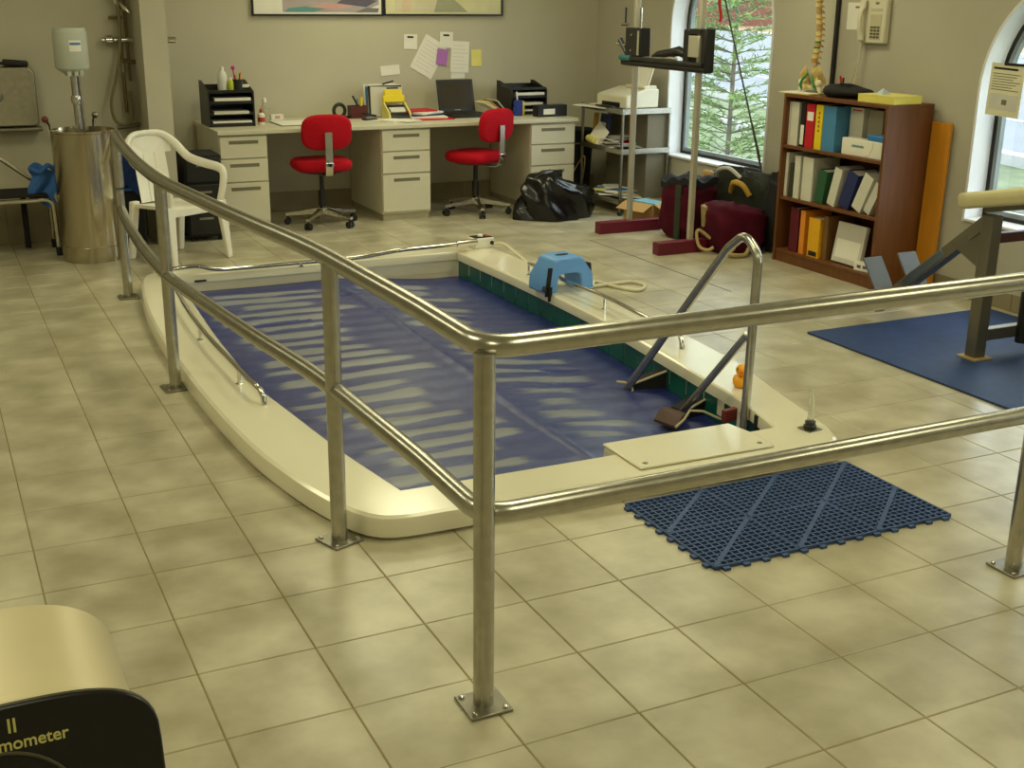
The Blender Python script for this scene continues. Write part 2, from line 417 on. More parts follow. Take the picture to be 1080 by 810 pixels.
# ---- ceiling lights (out of view, they light the room)
M_diff = mat('lamp_diffuser', (250, 246, 220), .6, emit=(255, 248, 205), estr=2.0)
lf = None
for k, (x, y) in enumerate(LAMPS):
    if lf is None:
        lf = thing('ceiling_light', 'recessed fluorescent ceiling light with white frame', 'ceiling light', (x, y, CEIL), group='fluorescent ceiling lights')
        fr = MB(); fr.box(-.31, .31, -.61, -.58, -.03, 0).box(-.31, .31, .58, .61, -.03, 0).box(-.31, -.28, -.58, .58, -.03, 0).box(.28, .31, -.58, .58, -.03, 0); fr.build('frame', M_plastw, lf, 0)
        MB().box(-.28, .28, -.58, .58, -.02, -.004).build('diffuser', M_diff, lf, 0)
    else: dup(lf, (x, y, CEIL))
# ---- outside
M_grass = mat('lawn', (88, 98, 68), .95, var=.35, scale=3.0)
M_road = mat('asphalt', (104, 107, 114), .9, var=.08, scale=.6)
M_kerb = mat('kerb_concrete', (160, 160, 160), .8)
M_dirt = mat('dry_verge', (140, 108, 82), .95, var=.2, scale=.8)
GZ = -.25
gl = struct(MB().box(RX1+WT, 160, -120, 160, GZ-.3, GZ).build('ground_lawn', M_grass, ang=0))
def ground_strip(name, m, pts, z0, z1):
    return struct(MB().prism([(p.x, p.y) for p in pts], z0, z1).build(name, m, ang=0))
def line_dir(p, q): return (q-p).normalized()
a = G(735, 98, GZ); b = G(812, 116, GZ); d = (b-a).normalized(); n_ = Vector((-d.y, d.x, 0))
if n_.x < 0: n_ = -n_
def strip(off0, off1, z0, z1, name, m, back=30, fwd=60):
    return ground_strip(name, m, [a+n_*off0-d*back, a+n_*off0+d*fwd, a+n_*off1+d*fwd, a+n_*off1-d*back], z0, z1)
strip(0, .22, GZ, GZ+.14, 'kerb_near', M_kerb)
strip(.22, 17, GZ, GZ+.01, 'road', M_road, 60, 120)
strip(3.4, 3.55, GZ+.01, GZ+.02, 'road_line', M_kerb)
strip(17, 17.5, GZ, GZ+.15, 'kerb_far', M_kerb, 120, 120)
strip(17.5, 60, GZ, GZ+.05, 'verge_far', M_dirt, 140, 120)
strip(-1.9, -1.65, GZ, GZ+.10, 'path_edge', M_kerb)
# far low building
vd = Vector(_ray(765, 10)); vd.z = 0; vd.normalize(); bc = Vector((CAM[0], CAM[1], 0))+vd*92
t = thing('far_building', 'low red brick building beyond the road outside the window', 'building', (bc.x, bc.y, GZ), math.atan2(-vd.x, vd.y))
MB().box(-40, 40, -3, 3, 0, 4.6).build('wall', mat('far_brick', (108, 62, 54), .9, var=.15, scale=.5), t, 0)
rf = MB(); rf.prism([(-3.6, 4.6), (3.6, 4.6), (0, 6.4)], -41, 41, axis='x'); rf.build('roof', mat('far_roof', (92, 82, 78), .9), t, 0)
mw = mat('far_window', (60, 70, 80), .2)
for k in range(-9, 10):
    MB().box(k*4-.8, k*4+.8, -3.06, -3.0, 1.2, 2.8).build('window', mw, t, 0)
# parked cars are not shown; the young conifer outside
M_needle = mat('conifer_needles', (118, 142, 84), .8, var=.3, scale=4)
M_bark = mat('conifer_bark', (104, 98, 86), .9, var=.2, scale=10)
def conifer(base, H, R, seed, label):
    rnd = random.Random(seed); t = thing('conifer_tree', label, 'tree', base, group='young conifers outside the windows')
    MB().tube([(0, 0, 0), (.02, 0, H*.5), (0, .02, H)], [.028, .02, .006], 8).build('trunk', M_bark, t)
    br = MB(); lf_ = MB()
    z = .25
    while z < H-.15:
        f = 1-z/H; nb = 7
        for q in range(nb):
            az = rnd.uniform(0, 2*PI); L = R*(.25+.85*f)*rnd.uniform(.7, 1.1); up = rnd.uniform(.12, .4)
            p0 = Vector((0, 0, z)); dv = Vector((math.cos(az), math.sin(az), up)); pts = [p0+dv*(L*s)+Vector((0, 0, -.12*L*s*s)) for s in (0, .35, .7, 1)]
            br.tube(pts, [.006, .004, .003, .0015], 4)
            for s in range(60):
                u_ = rnd.uniform(.15, 1.05); c = p0+dv*(L*u_)+Vector((0, 0, -.12*L*u_*u_))
                tw = Vector((rnd.gauss(0, 1), rnd.gauss(0, 1), rnd.gauss(0, .5)))+dv*1.3; tw.normalize(); ln = rnd.uniform(.05, .11)
                sd = tw.cross(Vector((rnd.gauss(0, 1), rnd.gauss(0, 1), rnd.gauss(0, 1)))).normalized()*rnd.uniform(.004, .009)
                c2 = c+tw*ln
                n0 = len(lf_.v); lf_.v += [c-sd*.4, c+sd*.4, c.lerp(c2, .5)+sd, c2, c.lerp(c2, .5)-sd]; lf_.f.append([n0, n0+1, n0+2, n0+3, n0+4])
        z += rnd.uniform(.07, .12)
    br.build('branches', M_bark, t); o = lf_.build('needles', M_needle, t, 0, fix=False); o['kind'] = 'stuff'
    return t
p = G(764, 205, GZ); conifer((p.x, p.y, GZ), 3.6, 1.05, 3, 'young feathery conifer standing outside the arched window behind the hoist')
p = G(1150, 215, GZ); conifer((p.x, p.y, GZ), 1.5, .5, 5, 'small conifer outside the arched window beside the exercise bench')
# ================================================================== POOL
pool = thing('therapy_pool', 'sunken cream fibreglass therapy pool with bowed raised rim', 'pool')
def off(L, L2, d):      # L moved by d towards L2
    out = []
    for p, q in zip(L, L2):
        v = (q-p); out.append(p+v.normalized()*d)
    return out
def Z(L, z): return [Vector((p.x, p.y, z)) for p in L]
mb = MB()
mb.loops([Z(off(OUT, INN, .02), 0.001), Z(OUT, .012), Z(OUT, DZ-.022), Z(off(OUT, INN, .006), DZ-.008), Z(off(OUT, INN, .02), DZ), Z(off(INN, OUT, .014), DZ), Z(off(INN, OUT, .004), DZ-.006), Z(INN, DZ-.016), Z(INN, .03), Z(off(INN, OUT, .015), .027), Z(off(INN, OUT, .015), -.05)])
mb.build('rim', M_fibre, pool, 24)
mb = MB(); W_ = off(INN, OUT, .02); mb.loops([Z(W_, .028), Z(W_, -.6)])
mb.build('basin_wall', M_fibre, pool)
MB().prism([(p.x, p.y) for p in W_], -.62, -.6).build('basin_floor', M_fibre, pool, 0)
M_gt = mat('green_pool_tile', (28, 92, 82), .25, var=.2, scale=10)
R_ = INN[NS:2*NS+1]
for k in range(0, NS, 2):
    a = R_[k]; b = R_[k+2]; d = (b-a).normalized(); nrm = Vector((d.y, -d.x, 0))
    a2, b2 = a+d*.003, b-d*.003
    MB().prism([(v.x, v.y) for v in (a2+nrm*.012, b2+nrm*.012, b2+nrm*.022, a2+nrm*.022)], -.13, .026).build('wall_tile', M_gt, pool, 0)
# floating cover
CZ = -.02
def m_cover():
    m = bpy.data.materials.new('blue_cover_film'); m.use_nodes = True; nt = m.node_tree; N = nt.nodes; L = nt.links; b = N['Principled BSDF']
    at_ = N.new('ShaderNodeVertexColor'); at_.layer_name = 'scuff'
    nz = N.new('ShaderNodeTexNoise'); nz.inputs['Scale'].default_value = 26; nz.inputs['Detail'].default_value = 6; nz.inputs['Roughness'].default_value = .7
    g = N.new('ShaderNodeNewGeometry'); mp = N.new('ShaderNodeMapping'); mp.inputs['Scale'].default_value = (.5, 1.6, 1); L.new(g.outputs['Position'], mp.inputs[0]); L.new(mp.outputs[0], nz.inputs['Vector'])
    ad = N.new('ShaderNodeMath'); ad.operation = 'MULTIPLY_ADD'; ad.inputs[1].default_value = .55; L.new(nz.outputs['Fac'], ad.inputs[0])
    sb = N.new('ShaderNodeMath'); sb.operation = 'SUBTRACT'; sb.inputs[1].default_value = .275; L.new(at_.outputs['Color'], sb.inputs[0]); L.new(sb.outputs[0], ad.inputs[2])
    r = N.new('ShaderNodeValToRGB'); e = r.color_ramp.elements
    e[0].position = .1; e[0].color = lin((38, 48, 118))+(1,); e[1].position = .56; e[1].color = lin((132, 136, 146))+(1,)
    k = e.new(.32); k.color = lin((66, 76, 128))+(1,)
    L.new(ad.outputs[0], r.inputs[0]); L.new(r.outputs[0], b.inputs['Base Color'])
    b.inputs['Roughness'].default_value = .33; b.inputs['Specular IOR Level'].default_value = .5
    bp = N.new('ShaderNodeBump'); bp.inputs['Strength'].default_value = .25; bp.inputs['Distance'].default_value = .01; L.new(nz.outputs['Fac'], bp.inputs['Height']); L.new(bp.outputs[0], b.inputs['Normal'])
    return m
Lf = INN[3*NS:]+[INN[0]]; Rt = INN[NS:2*NS+1]
def xat(P, y):
    P = sorted(P, key=lambda p: p.y)
    for a, b in zip(P, P[1:]):
        if a.y <= y <= b.y: return a.x+(b.x-a.x)*(y-a.y)/max(1e-6, b.y-a.y)
    return P[0].x if y < P[0].y else P[-1].x
rnd = random.Random(11)
Y0, Y1 = -1.175, 2.495; nu, nv = 90, 300
bands = []; y = Y0+.14
while y < Y1-.10:
    bands.append(dict(y=y, w=rnd.uniform(.036, .052), s=[(rnd.uniform(.03, .14), rnd.uniform(.38, .52), rnd.uniform(.75, 1)), (rnd.uniform(.54, .62), rnd.uniform(.74, .90), rnd.uniform(.4, .75))], ph=rnd.uniform(0, 6)))
    y += rnd.uniform(.14, .18)
seamx = lambda y: 2.09+.02*math.sin(y*1.3)
OV = [(2.55, .03, .11, .04), (2.60, .28, .11, .045), (1.5, 1.55, .2, .03), (1.75, 1.42, .08, .02), (2.2, 1.6, .12, .03), (2.05, 2.05, .1, .03), (2.55, 1.95, .15, .03)]
scuff = []
def cov(u, v):
    y = Y0+(Y1-Y0)*v; xl = xat(Lf, y)-.012; xr = xat(Rt, y)+.008; x = xl+(xr-xl)*u
    wv = .010*math.sin(x*2.1+y)+.007*math.sin(x*5.3+y*2)
    z = 0; s = 0
    for b in bands:
        dy = y+wv-b['y']
        if abs(dy) < .12:
            for (a, e, k) in b['s']:
                e_ = min(1, max(0, (u-a)/.05))*min(1, max(0, (e-u)/.05))
                wd = b['w']*(1+.22*math.sin(u*13+b['ph'])+.14*math.sin(u*37+b['ph']*2)); g_ = math.exp(-(dy/wd)**8)
                s = max(s, k*e_*g_); z += .007*e_*math.exp(-(dy/.05)**2)*k
    z += .0015*math.sin((y+wv)*40)+.005*math.sin(x*3+y*5)
    z += .012*math.exp(-((x-seamx(y))/.014)**2)
    s *= 1-.6*math.exp(-((x-seamx(y))/.02)**2)
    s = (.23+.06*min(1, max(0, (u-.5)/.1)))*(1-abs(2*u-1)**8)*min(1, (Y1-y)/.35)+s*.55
    for (ox, oy, rx, ry) in OV:
        if ((x-ox)/rx)**2+((y-oy)/ry)**2 < 1: s = 0; z -= .006
    sg = min(1, max(0, (u-.5)/.42)); z -= .065*sg*sg*(3-2*sg)
    scuff.append(s); return (x, y, CZ+z)
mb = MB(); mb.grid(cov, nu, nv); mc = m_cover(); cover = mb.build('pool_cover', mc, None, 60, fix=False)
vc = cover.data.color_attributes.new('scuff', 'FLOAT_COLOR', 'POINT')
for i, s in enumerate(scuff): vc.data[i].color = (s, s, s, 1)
tag(cover, 'wrinkled blue floating cover with pale scuffed bands lying in the pool', 'pool cover')
# front access box and lid
BZ = DZ+.004
bx = MB().box(2.05, 2.66, -1.30, -1.10, -.12, BZ-.004); bx.build('skimmer_box', M_fibre, pool, bevel=.012)
c = [(2.05, -1.098), (2.63, -1.105), (2.655, -1.25), (2.645, -1.385), (2.05, -1.378)]
lid = MB().prism(c, BZ-.003, BZ+.008).build('skimmer_lid', M_fibre, pool, bevel=.006)
for (x, y) in ((2.09, -1.345), (2.605, -1.345)): MB().lathe([(0, .004), (.008, .003), (.011, 0)], (x, y, BZ+.008), 12).build('screw', M_steeld, lid)
MB().box(1.24, 1.31, 2.495, 2.4995, .035, .047).build('drain_slot', M_black, pool, 0)
# chrome grab bars on the rim
def bar(path, r, name, feet, m=M_chrome, ftop=None):
    p = MB().tube(path, r, 12).build(name, m, pool, 50)
    for f_ in feet:
        MB().cyl((f_[0], f_[1], DZ), f_, .008, n=10).build('bar_foot', m, p)
        MB().lathe([(.016, 0), (.016, .004), (.009, .007)], (f_[0], f_[1], DZ-.001), 12).build('foot_flange', m, p)
    return p
hz = .155
L_pts = [G(x, y, hz) for x, y in [(186, 306), (200, 330), (222, 358), (245, 382), (262, 400), (270, 407)]]
L_pts = smooth_path(L_pts, 6); e = L_pts[-1]
bar(L_pts+[e+V(.01, -.03, -.01), e+V(.016, -.045, -.035), V(e.x+.018, e.y-.05, DZ)], .0125, 'grab_bar', [V(L_pts[9].x, L_pts[9].y, hz-.005), V(L_pts[20].x, L_pts[20].y, hz-.005)])
R_pts = [G(x, y, hz) for x, y in [(558, 278), (576, 285), (598, 297), (638, 313), (680, 334), (712, 349)]]
R_pts = smooth_path(R_pts, 6); e = R_pts[-1]
bar(R_pts+[e+V(.0, -.04, -.008), e+V(-.005, -.07, -.035), V(e.x-.008, e.y-.08, DZ)], .0125, 'grab_bar', [V(R_pts[0].x, R_pts[0].y, hz-.004), V(R_pts[18].x, R_pts[18].y, hz-.004)])
# wavy far bar with its clamp
F_pts = [(1.0, 2.53, .125), (1.12, 2.52, .125), (1.2, 2.50, .135), (1.27, 2.49, .135), (1.36, 2.46, .115), (1.5, 2.45, .11), (1.9, 2.46, .11), (2.25, 2.46, .11), (2.42, 2.45, .125), (2.56, 2.44, .14), (2.75, 2.46, .14), (3.02, 2.49, .14)]
p = bar(smooth_path(F_pts, 6), .0135, 'grab_bar', [V(1.1, 2.52, .12), V(1.9, 2.46, .105)])
MB().cyl((2.98, 2.487, .14), (3.13, 2.50, .14), .022, n=16).build('clamp', M_chrome, p)
# ------------------------------------------------------------------ ladder
lad = thing('pool_ladder', 'bent stainless steel pool ladder with dark wooden treads in the pool corner', 'ladder', (2.83, -.93, 0))
def lp(x, y, z): return Vector((x-2.83, y+.93, z))
pth = fillet([lp(2.83, -.945, -.15), lp(2.83, -.960, .735), lp(2.823, -.875, .815), lp(2.813, -.775, .735), lp(2.765, -.10, -.075), lp(2.755, .02, -.20)], .085, 10)
MB().tube(pth, .019, 14).build('side_rail', M_steel, lad, 50)
MB().tube([lp(2.822, -.935, .40), lp(2.775, -.46, -.16)], .0165, 12).build('brace', M_steel, lad)
M_tread = mat('dark_wood_tread', (72, 46, 34), .6, var=.2, scale=12)
M_edge = mat('tread_edge', (190, 180, 150), .6)
def tread(p, q, dep, h, nm='tread'):
    # a channel-shaped step from p to q
    p = Vector(p); q = Vector(q); d = (q-p).normalized(); n = Vector((-d.y, d.x, 0))
    o = MB().add([p-n*dep, q-n*dep, q+n*dep, p+n*dep, p-n*dep-V(0, 0, h), q-n*dep-V(0, 0, h), q+n*dep-V(0, 0, h), p+n*dep-V(0, 0, h)], [(0, 1, 2, 3), (4, 7, 6, 5), (0, 4, 5, 1), (1, 5, 6, 2), (2, 6, 7, 3), (3, 7, 4, 0)]).build(nm, M_blackm, lad, 0)
    MB().tube([p-n*dep, q-n*dep], .006, 6).build('tread_edge', M_edge, o); return o
tread(lp(2.775, -.085, -.055), lp(2.955, -.13, .008), .035, .11)
MB().tube([lp(2.725, -.07, -.045), lp(2.755, -.10, -.045), lp(2.78, -.125, -.07), lp(2.77, -.14, -.09)], .007, 6).build('tread_edge', M_edge, lad)
tread(lp(2.78, -.52, -.05), lp(2.905, -.50, -.015), .045, .09)
f_ = MB(); f_.slab(lambda u, v: (lp(2.64+.13*u-.03*v, -.72+.09*u+.13*v, -.05+.05*math.sin(PI*min(1, u*.9))*.6)), 10, 4, .012)
f_.build('tread', M_tread, lad, 30)
MB().tube([lp(2.635, -.725, -.048), lp(2.70, -.69, -.034), lp(2.765, -.635, -.02), lp(2.82, -.66, -.022), lp(2.87, -.73, -.045)], .006, 6).build('tread_edge', M_edge, lad)
MB().cbox(lp(2.80, -.88, .035), (.075, .025, .055), (0, 0, .2)).build('bracket_block', mat('red_brown_block', (112, 40, 34), .6), lad, bevel=.004)
MB().cyl(lp(2.835, -1.03, .0), lp(2.835, -1.03, .075), .016, n=10).build('bracket_pin', M_blackm, lad)
# ------------------------------------------------------------------ things on the pool rim
p = G(517, 263, DZ); t = thing('control_box', 'small cream switch box with dark top on the far pool corner', 'control box', (3.20, 2.585, DZ), .08)
MB().box(-.075, .075, -.055, .055, 0, .07).build('housing', M_plastw, t, bevel=.006)
tp = MB().box(-.066, .066, -.046, .046, .07, .074).build('top_panel', M_blackm, t, 0)
MB().cbox((.045, 0, .076), (.025, .05, .006)).build('red_switch', mat('red_switch', (180, 70, 60), .4), tp, bevel=.002)
MB().lathe([(.02, 0), (.02, .01), (.012, .016), (0, .017)], (-.005, .0, .074), 14).build('knob', M_plastw, tp)
MB().cyl((.055, -.05, .035), (.055, -.085, .035), .013, n=12).build('cable_gland', M_blackm, t)
hp = [V(3.26, 2.49, .12), V(3.30, 2.42, .125), V(3.335, 2.25, .07), V(3.36, 2.05, .02), V(3.40, 1.75, .013), V(3.44, 1.5, .013)]+[G(x, y, .013) for x, y in [(628, 297), (648, 302), (672, 306), (680, 301), (665, 297), (640, 300), (625, 302)]]
tag(MB().tube(smooth_path(hp, 7), .011, 10).build('hose', mat('beige_hose', (214, 206, 176), .5)), 'beige hose trailing from the switch box across the tiles', 'hose')
# blue saddle-shaped pool seat
t = thing('saddle_float', 'light blue moulded plastic saddle seat straddling the chrome bar', 'pool float', (3.135, 1.29, DZ), .1)
def Uprof(wb, wt, h, ib, it, ih):
    o = [(-wb, 0), (-wb+.006, h*.45), (-wt-.012, h*.8), (-wt, h*.93), (-wt+.03, h), (wt-.03, h), (wt, h*.93), (wt+.012, h*.8), (wb-.006, h*.45), (wb, 0)]
    i = [(ib, 0), (ib-.004, ih*.5), (it, ih*.88), (it-.03, ih), (-it+.03, ih), (-it, ih*.88), (-ib+.004, ih*.5), (-ib, 0)]
    return o+i
U = Uprof(.17, .10, .20, .085, .075, .105)
MB().prism(U, -.095, .095, axis='y').build('shell', M_sky, t, 40, bevel=.012, seg=3)
MB().prism([(.035*math.cos(a)*1.3, .018*math.sin(a)) for a in [2*PI*k/16 for k in range(16)]], .197, .2025).build('grip_hole', M_blackm, t, 0)
st = MB(); st.cbox((-.155, -.104, .07), (.03, .008, .17), (0, .12, 0)); st.cbox((-.148, -.11, -.0), (.026, .007, .09), (.2, -.1, 0)); st.build('strap', M_blackm, t, bevel=.003)
MB().cbox((-.172, -.10, .03), (.05, .02, .03), (0, .5, .3)).build('buckle', M_black, t, bevel=.004)
MB().cbox((.172, -.03, .10), (.02, .05, .09), (0, -.1, 0)).build('side_clip', M_black, t, bevel=.006)
# rubber duck
t = thing('rubber_duck', 'small orange rubber duck sitting on the pool rim', 'toy', (2.985, -.70, DZ), -2.2)
d_ = MB(); d_.lathe([(0, 0), (.028, .0), (.04, .014), (.043, .03), (.036, .046), (.018, .056), (0, .058)], (0, 0, 0), 18, Matrix.Diagonal((1.2, .9, 1, 1))); d_.cyl((-.04, 0, .035), (-.066, 0, .06), .018, .004, 10)
M_duck = mat('orange_rubber', (248, 172, 18), .4)
d_.build('body', M_duck, t, 60); MB().ball((.022, 0, .082), .027).build('head', M_duck, t, 60)
MB().ball((.05, 0, .078), (.014, .012, .006)).build('beak', mat('red_orange_rubber', (226, 90, 20), .4), t, 60)
for s in (-1, 1): MB().ball((.038, s*.018, .09), .004, 8, 6).build('eye', M_black, t)
# clear tube on black base
t = thing('tube_fitting', 'clear upright plastic tube on a black base at the pool corner', 'fitting', (2.905, -1.275, DZ), .1)
MB().box(-.035, .035, -.035, .035, 0, .004).build('base_plate', M_steeld, t, 0)
MB().lathe([(.026, .004), (.026, .018), (.02, .022), (.022, .034), (.016, .038)], (0, 0, 0), 16).build('collar', M_black, t)
M_clear = mat('clear_plastic', (235, 235, 220), .15, trans=.75)
MB().tube([(0, 0, .034), (0, 0, .09), (-.004, 0, .13), (-.012, 0, .165)], [.014, .013, .011, .006], 12).build('tube', M_clear, t)
# ------------------------------------------------------------------ safety railing
RZ, MZ, RR = .950, .525, .0285
rail = thing('safety_railing', 'bent stainless steel two-bar safety railing around the pool', 'railing', (.955, -2.40, 0))
ox, oy = .955, -2.40
plan = [(.835, 2.42), (.80, 2.0), (.77, 1.5), (.752, 1.05), (.75, .55), (.785, .1), (.85, -.55), (.92, -1.15), (.945, -1.7), (.955, -2.0)]
def railpath(z, ry):
    s = smooth_path([(x-ox, y-oy, z) for x, y in plan], 6)
    cor = fillet([V(.0, .40, z), V(0, 0, z), V(.45, 0, z)], .085, 10)
    return s+cor[1:-1]+[V(.4, 0, z), V(1.85, 0, z), V(2.75, -.02, z)]
top = fillet([V(.835-ox, 2.42-oy, RZ-.30), V(.835-ox, 2.42-oy, RZ)]+[railpath(RZ, 0)[3]], .06, 6)[:-1]+railpath(RZ, 0)[3:]
MB().tube(top, RR, 18).build('top_rail', M_steel, rail, 60)
MB().tube(railpath(MZ, 0), RR*.96, 18).build('mid_rail', M_steel, rail, 60)
posts = [(.955, -2.405, 0), (.925, -1.315, .35), (.748, .545, .1), (.83, 2.40, 0), (2.815, -2.405, 0), (3.62, -2.42, 0)]
for i, (x, y, r) in enumerate(posts):
    po = MB().cyl((x-ox, y-oy, .008), (x-ox, y-oy, RZ-(.31 if i == 3 else .01)), RR*.93, n=18).build('post', M_steel, rail)
    T = Matrix.Translation((x-ox, y-oy, 0)) @ Matrix.Rotation(r, 4, 'Z')
    pl = MB().box(-.058, .058, -.058, .058, .001, .009, T).build('base_plate', M_steeld, rail, bevel=.002)
    for a in (-1, 1):
        for b in (-1, 1): MB().lathe([(.008, 0), (.008, .004), (.004, .006)], T @ V(a*.043, b*.043, .009), 8).build('bolt', M_chrome, pl)
# ------------------------------------------------------------------ mats
M_mat = mat('blue_vinyl_mat', (54, 78, 126), .55, var=.08)
t = thing('drainage_mat', 'blue open-grid interlocking drainage mat on the tiles below the pool', 'floor mat', (1.935, -2.02, 0))
MW, MH = 1.0, .555; n1 = 33; 
gr = MB(); st_ = MW/n1
for sx in range(3):
    for sy in range(2):
        x0, x1 = sx*MW/3, (sx+1)*MW/3; y0, y1 = sy*MH/2, (sy+1)*MH/2; g = MB(); k = 12
        for i in range(k+1):
            x = x0+.003+(x1-x0-.006)*i/k; w_ = .0032 if i not in (0, k) else .004
            g.box(x-w_, x+w_, y0+.002, y1-.002, .001, .012)
        for i in range(k):
            y = y0+.003+(y1-y0-.006)*i/(k-1); w_ = .0032 if i not in (0, k-1) else .004
            g.box(x0+.002, x1-.002, y-w_, y+w_, .001, .0125)
        # solid diagonal web
        dx, dy = x1-x0, y1-y0; L = math.hypot(dx, dy)
        if sx+sy < 5: g.cbox(((x0+x1)/2, (y0+y1)/2, .0072), (L*.96, .016, .0125), (0, 0, math.atan2(dy, dx)))
        g.build('mat_tile', M_mat, t, 0)
lo = MB()
for i in range(13): MB().cbox((MW*(i+.5)/13, -.008, .005), (.024, .02, .009)).build('edge_loop', M_mat, t, 0)
for i in range(8): MB().cbox((-.008, MH*(i+.5)/8, .005), (.02, .024, .009)).build('edge_loop', M_mat, t, 0)
a = G(850, 352); 
t = MB().box(4.03, 5.35, -2.6, .13, .001, .012).build('exercise_mat', mat('dark_blue_rubber', (30, 56, 104), .6, var=.15, scale=14), None, bevel=.003)
tag(t, 'large smooth dark blue rubber mat under the exercise bench', 'floor mat')
# ================================================================== DESK ALONG THE BACK WALL
DT = .755; DFY = 4.19
def rrect(w, h, r, n=4):
    P = []
    for cx_, cy_, a0 in ((w/2-r, h/2-r, 0), (-w/2+r, h/2-r, 90), (-w/2+r, -h/2+r, 180), (w/2-r, -h/2+r, 270)):
        for k in range(n+1):
            a = math.radians(a0+90*k/n); P.append((cx_+r*math.cos(a), cy_+r*math.sin(a)))
    return P
def pedestal(x0, x1, label):
    w_ = x1-x0; t = thing('drawer_pedestal', label, 'cabinet', ((x0+x1)/2, DFY+.01, 0), group='drawer pedestals under the worktop')
    MB().box(-w_/2, w_/2, .02, .80, .05, DT-.032).build('body', M_cream, t, bevel=.003)
    MB().box(-w_/2+.01, w_/2-.01, .03, .79, 0, .05).build('plinth', mat('plinth_cream', (168, 160, 130), .5), t, 0)
    zs = [(.07, .37), (.375, .545), (.55, .715)]
    for a, b in zs:
        d = MB().box(-w_/2+.004, w_/2-.004, 0, .02, a, b-.004).build('drawer', M_cream, t, bevel=.003)
        zz = b-.045
        MB().box(-.11, .11, -.002, .004, zz-.016, zz+.012).build('pull_recess', M_slot, d, 0)
        MB().box(-.112, .112, -.005, .0, zz+.010, zz+.016).build('pull_lip', M_cream, d, 0)
    return t
pedestal(1.815, 2.175, 'three-drawer cream pedestal holding the black letter tray with bottles')
pedestal(3.08, 3.49, 'three-drawer cream pedestal between the two red chairs')
pedestal(4.385, 4.80, 'three-drawer cream pedestal behind the black rubbish bag')
t = thing('worktop', 'long cream office worktop spanning three drawer pedestals', 'worktop', (3.3, DFY, 0))
MB().box(-1.50, 1.52, -.015, .825, DT-.031, DT).build('top_board', M_creamd, t, bevel=.004)
MB().box(-1.49, 1.51, .80, .82, DT-.07, DT-.032).build('back_rail', M_cream, t, 0)
# ------------------------------------------------------------------ red swivel chairs
def red_chair(loc, rz, label):
    t = thing('office_chair', label, 'chair', loc, rz)
    def seatf(wx, wy, h, z0, n=28):
        b = MB(); prof = [(0, 0), (.86, .0), (.96, .2), (1, .5), (.97, .8), (.88, .97), (0, 1.0)]
        def sup(a, s): 
            c, q = math.cos(a), math.sin(a); e = 2/3.2
            return (wx*s*abs(c)**e*(1 if c > 0 else -1), wy*s*abs(q)**e*(1 if q > 0 else -1))
        L = []
        for s, k in prof:
            s = max(s, .001); L.append([Vector((*sup(2*PI*i/n, s), z0+h*k)) for i in range(n)])
        b.loops(L); return b
    seatf(.23, .215, .085, .43).build('seat', M_red, t, 60)
    MB().lathe([(.17, .415), (.19, .425), (.19, .435)], n=20).build('seat_pan', M_black, t)
    bk = seatf(.195, .135, .07, -.035); R = Matrix.Translation((0, -.235, .735)) @ Matrix.Rotation(math.radians(-84), 4, 'X')
    bk.v = [R @ p for p in bk.v]
    for p in bk.v: p.y += .35*(p.x**2)          # dished backrest
    bk.build('backrest', M_red, t, 60)
    bm_ = MB(); path = fillet([V(0, -.05, .40), V(0, -.27, .41), V(0, -.285, .52), V(0, -.287, .74)], .05, 6)
    L = [[p+V(-.027, 0, 0), p+V(.027, 0, 0)] for p in path]
    tan = [(path[min(i+1, len(path)-1)]-path[max(i-1, 0)]).normalized() for i in range(len(path))]
    loops = []
    for p, tt in zip(path, tan):
        n = Vector((0, -tt.z, tt.y)); loops.append([p+V(-.027, 0, 0)+n*.004, p+V(.027, 0, 0)+n*.004, p+V(.027, 0, 0)-n*.004, p+V(-.027, 0, 0)-n*.004])
    bm_.loops(loops); n0 = len(bm_.v); bm_.f += [[0, 1, 2, 3], [n0-4, n0-3, n0-2, n0-1]]
    br = bm_.build('back_bracket', mat('polished_alloy', (206, 202, 190), .22, 1.), t, 30)
    MB().cbox((0, -.292, .50), (.062, .016, .03)).build('bracket_clamp', M_chrome, br, bevel=.003)
    MB().cyl((.0, -.30, .50), (0, -.32, .50), .013, n=12).build('clamp_knob', M_black, br)
    MB().lathe([(.028, .12), (.028, .27), (.018, .27), (.018, .42)], n=16).build('gas_column', M_black, t)
    MB().lathe([(.042, .085), (.045, .10), (.045, .135), (.03, .15)], n=16).build('hub', M_chrome, t)
    for k in range(5):
        a = 2*PI*k/5+.3; c, s = math.cos(a), math.sin(a); R = Matrix.Rotation(a, 4, 'Z')
        lg = MB(); lg.loops([[R @ Vector(q) for q in ((x, -w_, z), (x, w_, z), (x, w_*.8, z+hh), (x, -w_*.8, z+hh))] for x, w_, z, hh in ((.03, .026, .09, .045), (.16, .02, .08, .03), (.29, .015, .07, .02))])
        m_ = len(lg.v); lg.f.append([m_-4, m_-3, m_-2, m_-1])
        l_ = lg.build('leg', mat('polished_alloy', (206, 202, 190), .22, 1.), t, 30)
        cc = V(.275*c, .275*s, .028); n = Vector((-s, c, 0)); cs = MB()
        cs.cyl(cc-n*.024, cc-n*.006, .026, n=14); cs.cyl(cc+n*.006, cc+n*.024, .026, n=14); cs.cyl(cc+V(0, 0, .0), cc+V(0, 0, .05), .009, n=8); cs.cyl(cc-n*.01, cc+n*.01, .012, n=8)
        cs.build('caster', M_black, l_)
    return t
red_chair((2.60, 4.255, 0), math.radians(-4), 'red swivel chair facing the desk straight on with its back bracket upright')
red_chair((3.91, 4.26, 0), math.radians(24), 'red swivel chair turned sideways in front of the laptop')
